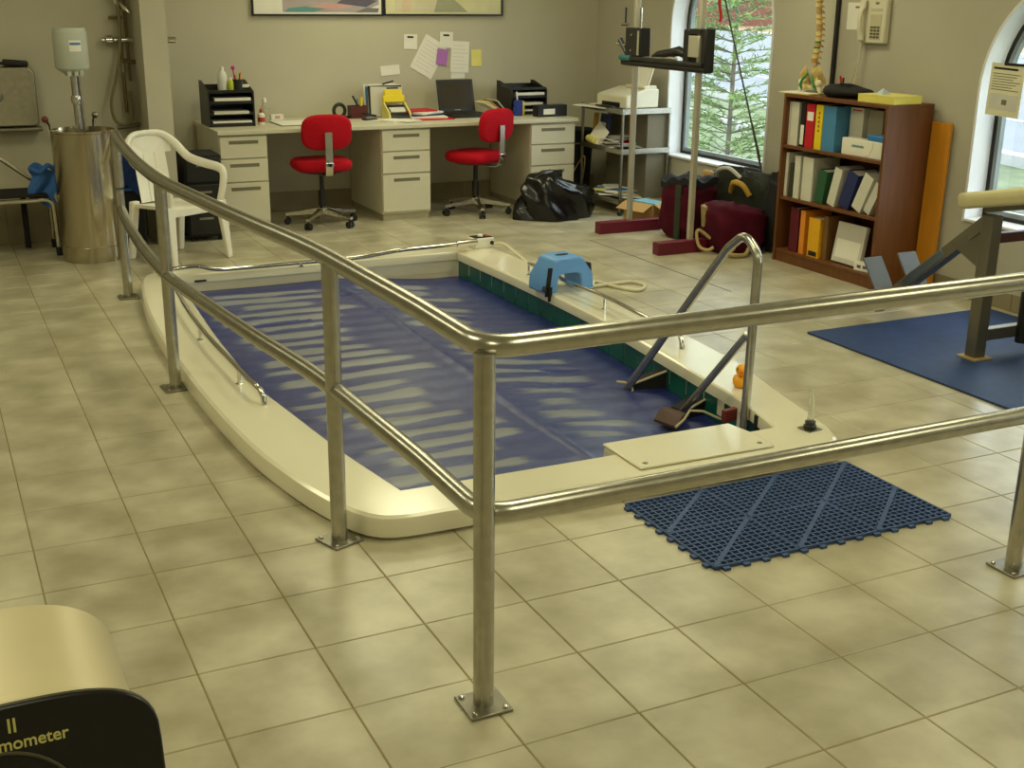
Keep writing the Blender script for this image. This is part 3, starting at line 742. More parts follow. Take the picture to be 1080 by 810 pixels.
# ------------------------------------------------------------------ things on the desk
DB = 4.985
def desk(x, y): 
    p = G(x, y, DT); return p
def letter_tray(cx_, cy_, w_, dpt, hgt, n, label, rz=0):
    t = thing('letter_tray', label, 'letter tray', (cx_, cy_, DT), rz)
    s = MB(); s.prism([(-dpt/2, 0), (dpt/2, 0), (dpt/2, hgt), (dpt/2-.05, hgt), (-dpt/2, hgt*.78)], -w_/2, -w_/2+.012, axis='x'); s.build('side_panel', M_black, t, 0)
    s = MB(); s.prism([(-dpt/2, 0), (dpt/2, 0), (dpt/2, hgt), (dpt/2-.05, hgt), (-dpt/2, hgt*.78)], w_/2-.012, w_/2, axis='x'); s.build('side_panel', M_black, t, 0)
    MB().box(-w_/2+.012, w_/2-.012, dpt/2-.006, dpt/2, 0, hgt*.9).build('back_panel', M_black, t, 0)
    for k in range(n+1):
        z = .006+k*(hgt*.74)/n
        sh = MB().box(-w_/2+.012, w_/2-.012, -dpt/2, dpt/2-.006, z, z+.006); sh.box(-w_/2+.012, w_/2-.012, -dpt/2-.004, -dpt/2, z, z+.022); sh.build('tray_shelf', M_black, t, 0)
        if k < n:
            nn = [3, 2, 4][k % 3]
            MB().box(-w_/2+.03+.01*k, w_/2-.025-.02*(k % 2), -dpt/2+.002-.012*(k % 2), dpt/2-.03, z+.007, z+.012+.008*nn).build('paper_stack', [M_paper, M_paperg, M_paper][k % 3], t, 0)
    return t
ta = letter_tray(1.985, 4.62, .35, .30, .33, 3, 'three-tier black letter tray with bottles standing on its top')
z_ = DT+.006+.33*.74+.006
def bottle(name, label, loc, prof, m, cap, capm, cat='bottle'):
    t = thing(name, label, cat, loc); MB().lathe(prof, n=18).build('body', m, t); MB().lathe(cap, n=14).build('cap', capm, t); return t
M_hdpe = mat('milky_plastic', (222, 222, 214), .4)
bottle('plastic_bottle', 'tall milky white bottle on top of the letter tray', (1.955, 4.60, z_), [(.036, 0), (.038, .01), (.038, .11), (.03, .135), (.014, .15)], M_hdpe, [(.016, .15), (.016, .178), (.0, .18)], M_plastw)
bottle('plastic_bottle', 'short yellow-green bottle between the milky bottle and the pen pot', (2.01, 4.57, z_), [(.02, 0), (.022, .008), (.022, .07), (.012, .085)], mat('lime_plastic', (190, 200, 50), .4), [(.012, .085), (.012, .1), (0, .102)], M_plastw)
t = thing('pen_pot', 'black pot of coloured pens on top of the letter tray', 'pen pot', (2.065, 4.58, z_))
MB().lathe([(.036, 0), (.036, .085), (.033, .085), (.033, .005), (0, .005)], n=18).build('pot', M_black, t)
for k, (m, h_) in enumerate([(M_orange, .14), (M_yellow, .13), (mat('magenta_pen', (196, 40, 130), .5), .165), (M_redf, .12), (M_green, .13)]):
    a = k*1.3; MB().cyl((.012*math.cos(a), .012*math.sin(a), .008), (.03*math.cos(a), .03*math.sin(a), h_), .005, n=8).build('pen', m, t)
MB().ball((.03*math.cos(2.6), .03*math.sin(2.6), .17), .016).build('pen_topper', MATS['magenta_pen'], t)
t = thing('small_carton', 'small white and black carton beside the pen pot on the tray', 'carton', (2.125, 4.60, z_)); MB().box(-.03, .03, -.03, .03, 0, .045).build('carton_body', M_plastw, t, bevel=.003); MB().box(-.031, .031, -.031, -.0302, .005, .025).build('dark_band', M_black, t, 0)
bottle('spray_bottle', 'clear spray bottle behind the red-labelled bottle on the worktop', (2.30, 4.72, DT), [(.034, 0), (.036, .01), (.036, .10), (.016, .14), (.013, .155)], M_clear, [(.016, .155), (.016, .18), (.006, .19)], M_plastw)
t = bottle('lotion_bottle', 'red-labelled white bottle beside the black letter tray', (2.23, 4.56, DT), [(.026, 0), (.028, .006), (.028, .075), (.012, .09)], M_plastw, [(.013, .09), (.013, .115), (0, .117)], mat('red_cap', (190, 70, 60), .4))
MB().lathe([(.0286, .02), (.0286, .055)], n=18).build('red_label', mat('red_label', (180, 60, 50), .5), t)
t = thing('desk_pad', 'flat white desk pad with a dark edge on the left of the worktop', 'desk pad', (2.60, 4.55, DT)); MB().box(-.27, .27, -.18, .2, 0, .004).build('backing', M_black, t, 0); MB().box(-.26, .26, -.175, .185, .004, .007).build('paper_sheet', M_paper, t, 0)
t = thing('note_block', 'small white note block against the wall behind the desk pad', 'note block', (2.44, 4.90, DT)); MB().box(-.05, .05, -.03, .03, 0, .04).build('paper_block', M_paper, t, 0); MB().box(-.02, .02, -.031, -.0302, .01, .03).build('pink_print', mat('pink_print', (210, 150, 140), .7), t, 0)
t = thing('tape_dispenser', 'black ring-shaped tape dispenser behind the first red chair', 'tape dispenser', (2.93, 4.78, DT), .15)
MB().tube([(.05*math.cos(a), 0, .065+.05*math.sin(a)) for a in [2*PI*k/24 for k in range(24)]], .015, 8, closed=True).build('ring', M_black, t); MB().box(-.05, .09, -.02, .02, 0, .02).build('base', M_black, t, bevel=.004)
t = thing('pen_box', 'dark red desk box of pens beside the white folders', 'pen box', (3.09, 4.80, DT))
bx_ = MB(); bx_.box(-.07, .07, -.05, .05, 0, .008); bx_.box(-.07, .07, -.05, -.044, .008, .10); bx_.box(-.07, .07, .044, .05, .008, .10); bx_.box(-.07, -.064, -.044, .044, .008, .10); bx_.box(.064, .07, -.044, .044, .008, .10); bx_.build('box', mat('dark_red_box', (88, 32, 30), .5), t, 0)
MB().cbox((-.005, -.01, .11), (.014, .012, .17), (.25, -.55, 0)).build('marker', M_black, t, bevel=.003)
MB().cyl((.03, 0, .01), (.045, .02, .165), .012, n=8).build('highlighter', M_yellow, t); MB().cyl((.0, .02, .01), (.01, .03, .15), .006, n=8).build('pen', M_blue, t)
t = thing('hole_punch', 'black hole punch on the worktop in front of the pen box', 'hole punch', (3.13, 4.62, DT), .3); MB().box(-.06, .06, -.03, .03, 0, .012).build('base', M_black, t, bevel=.003); MB().cbox((0, 0, .04), (.12, .045, .02), (0, .22, 0)).build('lever', M_black, t, bevel=.006)
MB().box(-.045, .045, -.02, .02, .012, .03).build('hinge_block', M_steeld, t, 0)
# upright folder stack and the yellow calculator
t = thing('folder_stack', 'upright white folders and catalogues leaning on the wall above the worktop', 'folders', (3.34, 4.85, DT))
cols = [M_paper, M_paperg, M_blue, M_paper, M_black, M_paperg]
for k, m in enumerate(cols):
    MB().cbox((.004*k-.01, .055-.018*k, .13-.004*(k % 3)), (.29-.012*(k % 2), .012, .26-.01*(k % 3)), (-.14, .03*(k % 2), 0)).build('folder', m, t, 0)
MB().cbox((.03, -.02, .275), (.10, .008, .012), (0, -.25, 0)).build('pen', M_black, t)
t = thing('desk_calculator', 'yellow-topped black printing calculator before the white folders', 'calculator', (3.38, 4.66, DT))
MB().prism([(-.09, 0), (.09, 0), (.09, .10), (.05, .10), (-.08, .03)], -.085, .085, axis='x').build('housing', M_black, t, bevel=.005)
for sx in (-1, 1): MB().prism([(-.095, 0), (.095, 0), (.095, .125), (.05, .125), (-.085, .05)], sx*.09-.006, sx*.09+.006, axis='x').build('side_cheek', M_yellowp, t, bevel=.003)
MB().cbox((0, .07, .15), (.19, .03, .06), (-.2, 0, 0)).build('paper_roll_cover', M_yellow, t, bevel=.008); MB().cbox((0, .082, .20), (.15, .02, .05), (-.2, 0, 0)).build('paper_tongue', M_yellow, t, 0)
MB().cbox((0, .093, .235), (.10, .006, .012), (-.2, 0, 0)).build('dark_slot', M_black, t, 0)
MB().cbox((0, -.02, .068), (.13, .06, .012), (.55, 0, 0)).build('keypad', M_paperg, t, 0)
def sheets(name, label, specs, cat='papers'):
    x, y = specs[0][:2]; t = thing(name, label, cat, (x, y, DT)); z = 0
    for (a, b, w_, d_, r, m, th) in specs:
        MB().cbox((a-x, b-y, z+th/2), (w_, d_, th), (0, 0, r)).build('sheet', m, t, 0); z += th+.0004
    return t
sheets('loose_papers', 'loose white papers spread in front of the yellow calculator', [(3.28, 4.47, .22, .29, .3, M_paper, .003), (3.40, 4.44, .21, .28, -.35, M_paperg, .003), (3.32, 4.43, .2, .27, .8, M_paper, .003)])
sheets('file_folders', 'red and blue card folders stacked with papers beside the laptop', [(3.63, 4.53, .31, .26, .05, M_redf, .008), (3.62, 4.60, .30, .24, -.15, M_paper, .012), (3.60, 4.66, .29, .22, .2, M_navy, .012), (3.62, 4.68, .27, .22, .5, M_paper, .014), (3.58, 4.72, .28, .2, .12, M_redf, .012)], 'folders')
# laptop
t = thing('laptop', 'open black laptop with a dark screen on the worktop', 'laptop', (3.97, 4.62, DT), .05)
MB().box(-.17, .17, -.13, .13, 0, .03).build('base', M_black, t, bevel=.004)
MB().box(-.15, .15, -.06, .10, .030, .032).build('keyboard', mat('dark_keys', (38, 37, 36), .5), t, 0); MB().box(-.05, .05, -.115, -.07, .030, .0315).build('touchpad', mat('dark_keys', (38, 37, 36), .5), t, 0)
sc_ = MB(); T = Matrix.Translation((0, .13, .028)) @ Matrix.Rotation(math.radians(-14), 4, 'X')
lid_ = sc_.box(-.17, .17, 0, .012, 0, .27, T).build('screen_lid', M_black, t, bevel=.004)
MB().box(-.15, .15, -.0015, 0, .03, .255, T).build('display', mat('dark_display', (58, 52, 44), .12, var=.02), lid_, 0)
MB().box(-.03, .03, -.0015, 0, .012, .018, T).build('maker_mark', M_chrome, lid_, 0)
tb = letter_tray(4.56, 4.74, .34, .30, .27, 3, 'black letter tray stuffed with paper beside the laptop')
t = thing('paper_pile', 'leaning pile of folders and papers between the laptop and letter tray', 'papers', (4.275, 4.74, DT))
for k, (m, r) in enumerate([(M_paper, .5), (M_yellowp, .62), (M_card, .72), (M_black, .8), (M_paperg, .9)]): MB().cbox((-.05+.026*k, 0, .072-.002*k), (.15, .2, .008), (0, r*.9, .05)).build('folder', m, t, 0)
t = thing('blue_carton', 'blue and yellow carton standing before the paper-filled letter tray', 'carton', (4.42, 4.52, DT), .3); MB().box(-.03, .03, -.025, .025, 0, .13).build('carton_body', mat('royal_blue_card', (40, 60, 150), .5), t, bevel=.003); MB().box(.031, .055, -.02, .02, 0, .12).build('yellow_side', M_yellow, t, 0)
MB().cyl((-.01, 0, .13), (-.02, .0, .20), .006, n=8).build('straw', M_paper, t)
t = thing('label_box', 'low black file box with a white label at the end of the worktop', 'box', (4.66, 4.40, DT), .05); MB().box(-.14, .14, -.05, .05, 0, .095).build('box_body', M_black, t, bevel=.004); MB().box(-.09, .02, -.0515, -.0502, .02, .065).build('white_label', M_paper, t, 0)
# ------------------------------------------------------------------ on the back wall
def wall_sheet(x, y, w_, h_, rot, m, label, extra=None, dep=.004):
    p = WY(x, y, RY1-.006); t = thing('wall_note', label, 'note', (p.x, RY1-.002-dep, p.z)); R = Matrix.Rotation(rot, 4, 'Y')
    MB().box(-w_/2, w_/2, 0, .0015, -h_/2, h_/2, R).build('sheet', m, t, 0)
    if extra: extra(t, R)
    return t
def clipx(t, R): MB().box(-.03, .025, -.002, 0, .03, .045, R).build('dark_heading', M_black, t, 0)
def linesx(n, w_, h_):
    def f(t, R):
        for k in range(n): MB().box(-w_*.4, w_*.4*(.6+.4*((k*7) % 3)/2), -.0006, 0, h_*(.36-.72*k/max(1, n-1))-.002, h_*(.36-.72*k/max(1, n-1))+.002, R).build('print_line', M_paperg, t, 0)
    return f
wall_sheet(401.5+10, 74, .17, .08, -.08, M_paper, 'small white slip taped alone low on the wall', None)
wall_sheet(433, 44, .12, .12, .03, M_paper, 'white square note with a dark heading, set apart on the wall', clipx)
wall_sheet(452, 60, .22, .31, .52, M_paper, 'large tilted white sheet pinned above the laptop', linesx(8, .22, .31))
wall_sheet(485, 60, .17, .26, .05, M_paper, 'upright greyish folded sheet beside the purple note', linesx(7, .17, .26), .006)
wall_sheet(470.5, 42, .12, .13, .05, M_paper, 'white note with a dark heading overlapping the large sheet', clipx, .010)
wall_sheet(466, 60, .10, .13, .15, M_purple, 'purple sticky note stuck on the large white sheet', None, .012)
wall_sheet(502.5, 61, .095, .14, -.02, M_yellowp, 'pale yellow sticky note right beside the pinned papers', None)
wall_sheet(483, 79, .13, .06, 0, M_paper, 'white slip peeking from under the pinned sheets above the laptop', None, .002)
# framed pictures
def picture(x0, x1, zb, label, strokes, mount):
    t = thing('framed_picture', label, 'picture', ((x0+x1)/2, RY1-.03, zb)); w_ = x1-x0; h_ = .62
    f = MB(); f.box(-w_/2, w_/2, 0, .026, 0, .014).build('frame_bar', M_black, t, 0); MB().box(-w_/2, w_/2, 0, .026, h_-.014, h_).build('frame_bar', M_black, t, 0)
    for s in (-1, 1): MB().box(min(s*w_/2, s*(w_/2-.014)), max(s*w_/2, s*(w_/2-.014)), 0, .026, .014, h_-.014).build('frame_bar', M_black, t, 0)
    MB().box(-w_/2+.014, w_/2-.014, .016, .024, .014, h_-.014).build('mount', mat('mount_cream', (222, 216, 176), .7) if mount else M_paper, t, 0)
    for (pts, m) in strokes: MB().prism([(p[0]-w_/2, p[1]) for p in pts], .0152-.0006*(strokes.index((pts, m))+1), .0155, axis='y').build('paint_patch', m, t, 0)
    return t
mk = lambda n, c: mat(n, c, .7)
picture(2.31, 3.405, 1.552, 'black-framed abstract picture of pastel waves in grey, pink and teal', [
    ([(.25, .03), (.9, .03), (1.06, .09), (1.06, .5), (.25, .5)], mk('art_grey', (176, 164, 168))),
    ([(.26, .03), (.5, .03), (.62, .06), (.45, .075), (.3, .06)], mk('art_teal', (96, 150, 150))), ([(.45, .07), (.7, .05), (.85, .08), (.6, .10)], mk('art_pink', (206, 160, 160))),
    ([(.7, .1), (.95, .07), (1.05, .12), (.8, .16)], mk('art_dark', (96, 92, 112))), ([(.85, .03), (1.05, .03), (1.06, .06), (.95, .065)], mk('art_slate', (120, 118, 124)))], False)
picture(3.41, 4.495, 1.555, 'black-framed pale abstract picture with a grey diagonal form', [
    ([(.1, .03), (.75, .03), (.55, .2), (.1, .4)], mk('art_cream', (214, 206, 176))), ([(.45, .03), (.76, .03), (.60, .16), (.5, .2)], mk('art_greygreen', (168, 168, 142))), ([(.16, .03), (.24, .03), (.26, .2), (.18, .2)], mk('art_rose', (220, 196, 170)))], True)
# ------------------------------------------------------------------ rubbish bag, bin
t = thing('rubbish_bag', 'crumpled shiny black plastic rubbish bag on the floor before the pedestal', 'bag', (4.42, 3.80, 0), -.1)
rn = random.Random(4); nz_ = [(rn.uniform(3, 9), rn.uniform(3, 9), rn.uniform(0, 6), rn.uniform(.003, .008)) for _ in range(9)]
def bagf(u, v):
    a = 2*PI*u; th = v; zz = .32*math.sin(PI/2*th**.8); rr = (1-th**3.2)**.5*(1+.12*math.sin(2*a+1)) if th < 1 else 0
    ex = .29+.05*math.sin(a*3)-.04*th; ey = .17
    dsp = sum(k*math.sin(p*a*1.0//1*0+round(p)*a+q*th*3+r) for p, q, r, k in nz_)*(1-th**4)
    return ((ex+dsp)*rr*math.cos(a)+.05*th-.1*th*math.cos(a)*0, (ey+dsp)*rr*math.sin(a), max(.002, zz+dsp*.6*(th > .02)-.07*math.cos(a)*th))
MB().grid(bagf, 64, 26).build('bag_body', M_blackg, t, 25)
MB().tube([(.0, .03, .33), (-.06, .0, .37), (-.14, -.02, .365), (-.2, -.01, .33)], [.05, .03, .024, .012], 8).build('bag_neck', M_blackg, t)
t = thing('waste_bin', 'black round waste bin behind the steel cart', 'bin', (5.03, 4.62, 0)); MB().lathe([(.13, .0), (.16, .60), (.17, .61), (.165, .62), (.15, .60), (.12, .02), (0, .02)], n=24).build('bin_body', M_blackm, t); MB().lathe([(.164, .50), (.168, .505), (.164, .51)], n=24).build('rim_band', M_steeld, t)
# ================================================================== RIGHT WALL: bookcase
M_wood = mat('cherry_veneer', (106, 62, 25), .45, var=.18, scale=5, stretch=(6, 6, .7))
BX0, BX1, BY0, BY1, BH = 5.06, 5.425, .80, 1.79, 1.125
SH = [.085, .445, .79]
bc_ = thing('bookcase', 'cherry wood bookcase with three shelves of binders', 'bookcase', ((BX0+BX1)/2, (BY0+BY1)/2, 0))
bxc, byc = (BX0+BX1)/2, (BY0+BY1)/2
def bb(x0, x1, y0, y1, z0, z1): return MB().box(x0-bxc, x1-bxc, y0-byc, y1-byc, z0, z1)
bb(BX0, BX1, BY0, BY0+.022, 0, BH-.022).build('side_panel', M_wood, bc_, bevel=.002); bb(BX0, BX1, BY1-.022, BY1, 0, BH-.022).build('side_panel', M_wood, bc_, bevel=.002)
bb(BX0, BX1, BY0, BY1, BH-.022, BH).build('top_panel', M_wood, bc_, bevel=.002)
bb(BX1-.012, BX1, BY0+.022, BY1-.022, .02, BH-.022).build('back_panel', M_wood, bc_, 0)
bb(BX0+.01, BX0+.03, BY0+.022, BY1-.022, 0, SH[0]-.02).build('kick_board', M_wood, bc_, 0)
for z in SH: bb(BX0+.006, BX1-.012, BY0+.022, BY1-.022, z-.02, z).build('shelf', M_wood, bc_, bevel=.002)
FX = BX0+.035
def book(label, pL, pR, ptop, shelf, m, dep=.22, lean=0., name='ring_binder', lab=None, group=None, set_back=0., pages=True):
    z0 = SH[shelf]; y1 = WX(pL, ptop+20, FX).y; y0 = WX(pR, ptop+20, FX).y; top_ = WX((pL+pR)/2, ptop, FX).z
    top_ = min(top_, (SH[shelf+1] if shelf < 2 else BH-.022)-.03)
    y1 = min(y1, BY1-.026); w_ = max(.012, y1-y0-.002); h_ = top_-z0
    t = thing(name, label, 'book' if name == 'book' else 'binder', (FX+set_back, (y0+y1)/2, z0), group=group)
    # lean about the x axis: positive leans its top towards smaller y
    if lean:
        hh = (h_-w_*math.sin(lean))/math.cos(lean); R = Matrix.Rotation(lean, 4, 'X'); cor = w_/2
        M = Matrix.Translation((0, (cor if lean > 0 else -cor), 0)) @ R @ Matrix.Translation((0, (-cor if lean > 0 else cor), 0)) if False else Matrix.Translation((0, 0, w_/2*abs(math.sin(lean)))) @ R
    else: hh = h_; M = Matrix.Identity(4)
    dep = min(dep, BX1-.02-FX-set_back)
    c = MB(); c.box(0, .006, -w_/2, w_/2, 0, hh, M); c.box(.006, dep, -w_/2, -w_/2+.003, 0, hh, M); c.box(.006, dep, w_/2-.003, w_/2, 0, hh, M)
    c.build('cover', m, t, 0)
    if w_ > .008: MB().box(.008, dep-.008, -w_/2+.0035, w_/2-.0035, .006, hh-.008, M).build('pages', M_paper, t, 0)
    if lab:
        for (a, b, lm) in lab: MB().box(-.0012, 0, -w_*.36, w_*.36, hh*a, hh*b, M).build('spine_label', lm, t, 0)
    return t
Wt = mat('white_binder', (214, 210, 196), .5); 
g_ = 'binders in the bookcase'
book('thick white binder at the window end of the top shelf', 825.5, 833.5, 103, 2, Wt)
book('white binder second from the window end of the top shelf', 834, 842.5, 104, 2, Wt)
book('thin black binder with a white spine label beside the red binder', 844.5, 849.5, 105, 2, M_black, lab=[(.05, .5, M_paper)])
book('bright red binder with a white spine label', 850, 859, 108, 2, mat('bright_red_binder', (196, 16, 40), .5), lab=[(.62, .82, M_paper)])
t = book('yellow binder with red vertical lettering marks', 860, 867.5, 109, 2, M_yellow)
for k in range(5): MB().cbox((-.001, 0, .12+.028*k), (.001, .014, .016)).build('red_letter_mark', M_redf, t, 0)
book('sky blue binder on the top shelf', 868, 881.5, 110, 2, mat('sky_blue_binder', (70, 132, 178), .5))
book('white binder with a small red dot beside the sky blue binder', 883, 897, 112, 2, Wt, lab=[(.93, .96, M_redf)], set_back=.10)
book('wide grey magazine file set back behind the white box', 899, 915, 117, 2, mat('grey_file', (150, 142, 122), .6), set_back=.12)
p = WX(908, 170, FX); t = thing('supply_box', 'white cardboard box with faint teal print lying on the top shelf', 'box', (FX, (WX(887, 160, FX).y+BY0+.03)/2, SH[2])); w_ = WX(887, 160, FX).y-BY0-.03
MB().box(.0, .094, -w_/2, w_/2, 0, .105).build('box_body', M_plastw, t, bevel=.004)
for k in range(7): MB().box(-.0012, 0, .07-.016*k-.01+.03, .07-.016*k+.002+.03, .055, .067+.003*(k % 2)).build('teal_print', M_teal, t, 0)
MB().tube([(-.001, -.02, .003), (-.001, -.06, .02), (-.001, -.085, .06), (-.001, -.09, .10)], .0015, 5).build('flap_edge', M_paperg, t)
t = thing('tissue_pack', 'flat bright blue pack lying on the white box', 'pack', (FX+.05, BY0+.13, SH[2]+.106)); MB().box(-.04, .045, -.08, .08, 0, .034).build('pack_body', mat('bright_blue_pack', (40, 120, 190), .4), t, bevel=.008); MB().box(-.02, .03, -.05, .05, .034, .036).build('pack_top', M_sky, t, 0)
# middle shelf
book('white binder at the window end of the middle shelf', 822, 831, 160, 1, Wt)
book('dark olive binder next to the end white binder of the middle shelf', 832, 836, 172, 1, mat('olive_binder', (52, 54, 34), .6))
book('narrow white binder on the middle shelf', 837.5, 843.5, 164, 1, Wt)
book('wide white binder on the middle shelf', 846, 857, 166, 1, Wt)
book('dark green binder leaning beside the wide white binder', 859, 868, 178, 1, M_green, lean=.16)
book('white folder leaning against the dark green binder', 873, 881, 175, 1, Wt, lean=.24)
book('navy blue binder leaning on the middle shelf', 885, 896, 178, 1, M_navy, lean=.32)
book('white binder leaning steeply beside the navy binder', 899, 909, 180, 1, Wt, lean=.42)
book('greyish white folder leaning last on the middle shelf', 911, 918, 190, 1, M_paperg, lean=.46, name='folder')
# bottom shelf
book('maroon binder on the bottom shelf', 833, 842, 219, 0, mat('maroon_binder', (92, 18, 34), .5))
book('thin orange book on the bottom shelf', 843.5, 848.5, 222, 0, M_orange, name='book')
book('yellow book with a black spine panel on the bottom shelf', 852, 864, 230, 0, mat('amber_book', (230, 170, 20), .5), name='book', lab=[(.03, .15, M_black)])
book('brown book behind the yellow one on the bottom shelf', 865, 870, 228, 0, mat('brown_book', (120, 84, 40), .6), name='book', set_back=.02)
t = thing('document_wallet', 'large grey-white document wallet propped on the bottom shelf', 'folder', (FX+.01, WX(889, 260, FX).y, SH[0]))
MB().cbox((.05, 0, .135), (.03, .27, .26), (0, .16, 0)).build('wallet_body', M_paperg, t, bevel=.004); MB().cbox((.03, .0, .10), (.004, .22, .12), (0, .16, 0)).build('front_sheet', M_paper, t, 0)
for k in range(4): MB().cbox((.048, .04, .16+.014*k), (.003, .06, .005), (0, .16, 0)).build('print_line', M_slot, t, 0)
t = thing('tissue_carton', 'white carton with purple marks lying at the front of the bottom shelf', 'carton', (FX+.04, WX(908, 280, FX).y-.02, SH[0]), .2)
MB().box(-.04, .06, -.09, .08, 0, .055).build('carton_body', M_plastw, t, bevel=.004)
for k in range(3): MB().cbox((-.0405, -.05+.045*k, .03), (.001, .028, .018)).build('purple_mark', mat('violet_print', (96, 74, 130), .6), t, 0)
# yellow board behind
t = MB().box(-.012, .012, -.075, .075, 0, 1.02).build('wooden_board', mat('amber_plywood', (206, 136, 30), .5, var=.1, scale=4, stretch=(5, 5, .6)), None, bevel=.002); t.location = (5.405, .715, 0); t.rotation_euler = (0, math.radians(1.0), 0)
tag(t, 'amber plywood board leaning on the wall beside the bookcase', 'board')
# on top of the bookcase
t = thing('spine_model', 'anatomical spine and pelvis model standing on the bookcase', 'anatomical model', (5.24, WX(857, 90, 5.24).y, BH+.006))
M_bone = mat('bone_plastic', (222, 196, 128), .5, var=.08); M_grn = mat('green_nerve', (40, 130, 70), .5); M_disc = mat('disc_tan', (190, 150, 90), .5)
MB().cyl((.02, 0, .0), (.02, 0, .95), .005, n=8).build('rod', M_steeld, t); MB().lathe([(.06, 0), (.06, .008), (.012, .012)], (.02, 0, 0), 20).build('stand_foot', M_steeld, t)
for s in (-1, 1):
    pv = MB(); pv.slab(lambda u, v: (-.01+.05*math.sin(u*2.6)*(1-.4*v)-.03*v, s*(.025+.085*u), .06+.115*v*math.sin(.5+u*2.1)+.01*math.sin(v*6)), 10, 10, .014); pv.build('hip_bone', M_bone, t, 50)
    MB().tube([(.0, s*.045, .09), (-.03, s*.055, .055), (-.04, s*.035, .03), (-.045, s*.012, .045)], [.014, .013, .011, .012], 8).build('ischium', M_bone, t)
    MB().ball((-.02, s*.085, .06), .026).build('femur_head', mat('pale_bone', (226, 216, 180), .5), t); MB().tube([(-.02, s*.085, .05), (-.02, s*.10, .02), (-.018, s*.105, .003)], [.016, .014, .012], 8).build('femur_stub', MATS['pale_bone'], t)
    MB().tube([(-.03, s*.02, .12), (-.05, s*.05, .08), (-.05, s*.07, .045), (-.03, s*.075, .02)], [.007, .009, .009, .005], 6).build('green_nerve', M_grn, t)
MB().prism([(-.035, .17), (.035, .17), (.012, .07), (-.012, .07)], .0, .03, axis='x').build('sacrum', M_bone, t, bevel=.006)
for k in range(20):
    z = .185+.036*k; x = .004+.02*math.sin(k*.33); r = .024-.0005*k
    vb = MB(); vb.lathe([(r, 0), (r*.86, .012), (r, .024)], (x-.005, 0, z), 12); vb.tube([(x, -.038, z+.012), (x+.012, 0, z+.014), (x, .038, z+.012)], [.003, .008, .003], 6); vb.tube([(x+.012, 0, z+.012), (x+.045, 0, z-.004)], [.008, .003], 6); vb.build('vertebra', M_bone if k % 3 else M_disc, t, 50)
    MB().lathe([(r*.92, .0245), (r*.92, .0355)], (x-.005, 0, z), 12).build('disc', M_grn if k in (2, 3) else M_disc, t)
t = thing('magazine', 'thin pale magazine under the spine model on the bookcase', 'magazine', (5.20, WX(850, 95, 5.2).y, BH)); MB().cbox((0, 0, .003), (.22, .28, .005), (0, 0, .1)).build('magazine_body', M_yellowp, t, 0); MB().cbox((0, 0, .006), (.219, .279, .0008), (0, 0, .1)).build('front_cover', M_paper, t, 0)
p = WX(895, 98, 5.22); t = thing('black_pouch', 'soft black zipped bag on the bookcase beside the yellow papers', 'bag', (5.22, p.y, BH))
pb = MB()
def pouch(u, v):
    a = 2*PI*u; ph = PI*v; c, s = math.cos(a), math.sin(a); k = math.sin(ph)**.5
    return (.12*k*c*(1+.1*math.sin(3*a)), .21*k*s*(1+.06*math.sin(2*a+1)), .038-.038*math.cos(ph)*(1+.25*s+.1*math.sin(3*a)))
pb.grid(pouch, 32, 14); pb.v = [Vector((p_.x, p_.y, max(.001, p_.z))) for p_ in pb.v]; pb.build('pouch_body', M_blackm, t, 60)
MB().tube([(-.09, .08, .045), (-.1, .0, .055), (-.085, -.09, .05)], .004, 6).build('zip', M_steeld, t)
MB().tube([(-.05, .05, .065), (-.055, .02, .085), (-.05, -.02, .085), (-.045, -.05, .065)], .006, 6).build('carry_loop', M_blackm, t)
p = WX(930, 104, 5.2); t = thing('yellow_pad', 'stack of yellow paper on the near end of the bookcase', 'paper stack', (5.21, BY0+.16, BH))
MB().cbox((0, 0, .022), (.23, .30, .042), (0, 0, .06)).build('paper_block', mat('yellow_paper_edges', (232, 220, 110), .7), t, 0); MB().cbox((0, 0, .046), (.232, .302, .004), (0, 0, .06)).build('top_sheet', M_yellowp, t, 0)
t = MB(); t.add([(-.035, -.03, 0), (.035, -.03, 0), (.03, .04, 0), (-.03, .035, .0), (0, .0, .035)], [(0, 1, 4), (1, 2, 4), (2, 3, 4), (3, 0, 4), (3, 2, 1, 0)]); t = t.build('paper_scrap', mat('pale_blue_paper', (190, 205, 214), .7), None, 0); t.location = (5.19, BY0+.20, BH+.0485); tag(t, 'crumpled pale blue paper scrap on the yellow paper stack', 'paper')
t = thing('red_pens', 'red and dark pens in a low cup behind the black bag', 'pen pot', (5.34, WX(889, 88, 5.34).y, BH)); MB().lathe([(.03, 0), (.03, .07), (.027, .07), (.027, .005), (0, .005)], n=14).build('cup', M_black, t); MB().cyl((0, 0, .008), (-.01, .02, .12), .006, n=8).build('pen', M_redf, t); MB().cyl((0, 0, .008), (-.015, -.02, .11), .006, n=8).build('pen', M_navy, t); MB().cyl((0.01, 0, .008), (.01, .025, .11), .006, n=8).build('pen', M_orange, t)
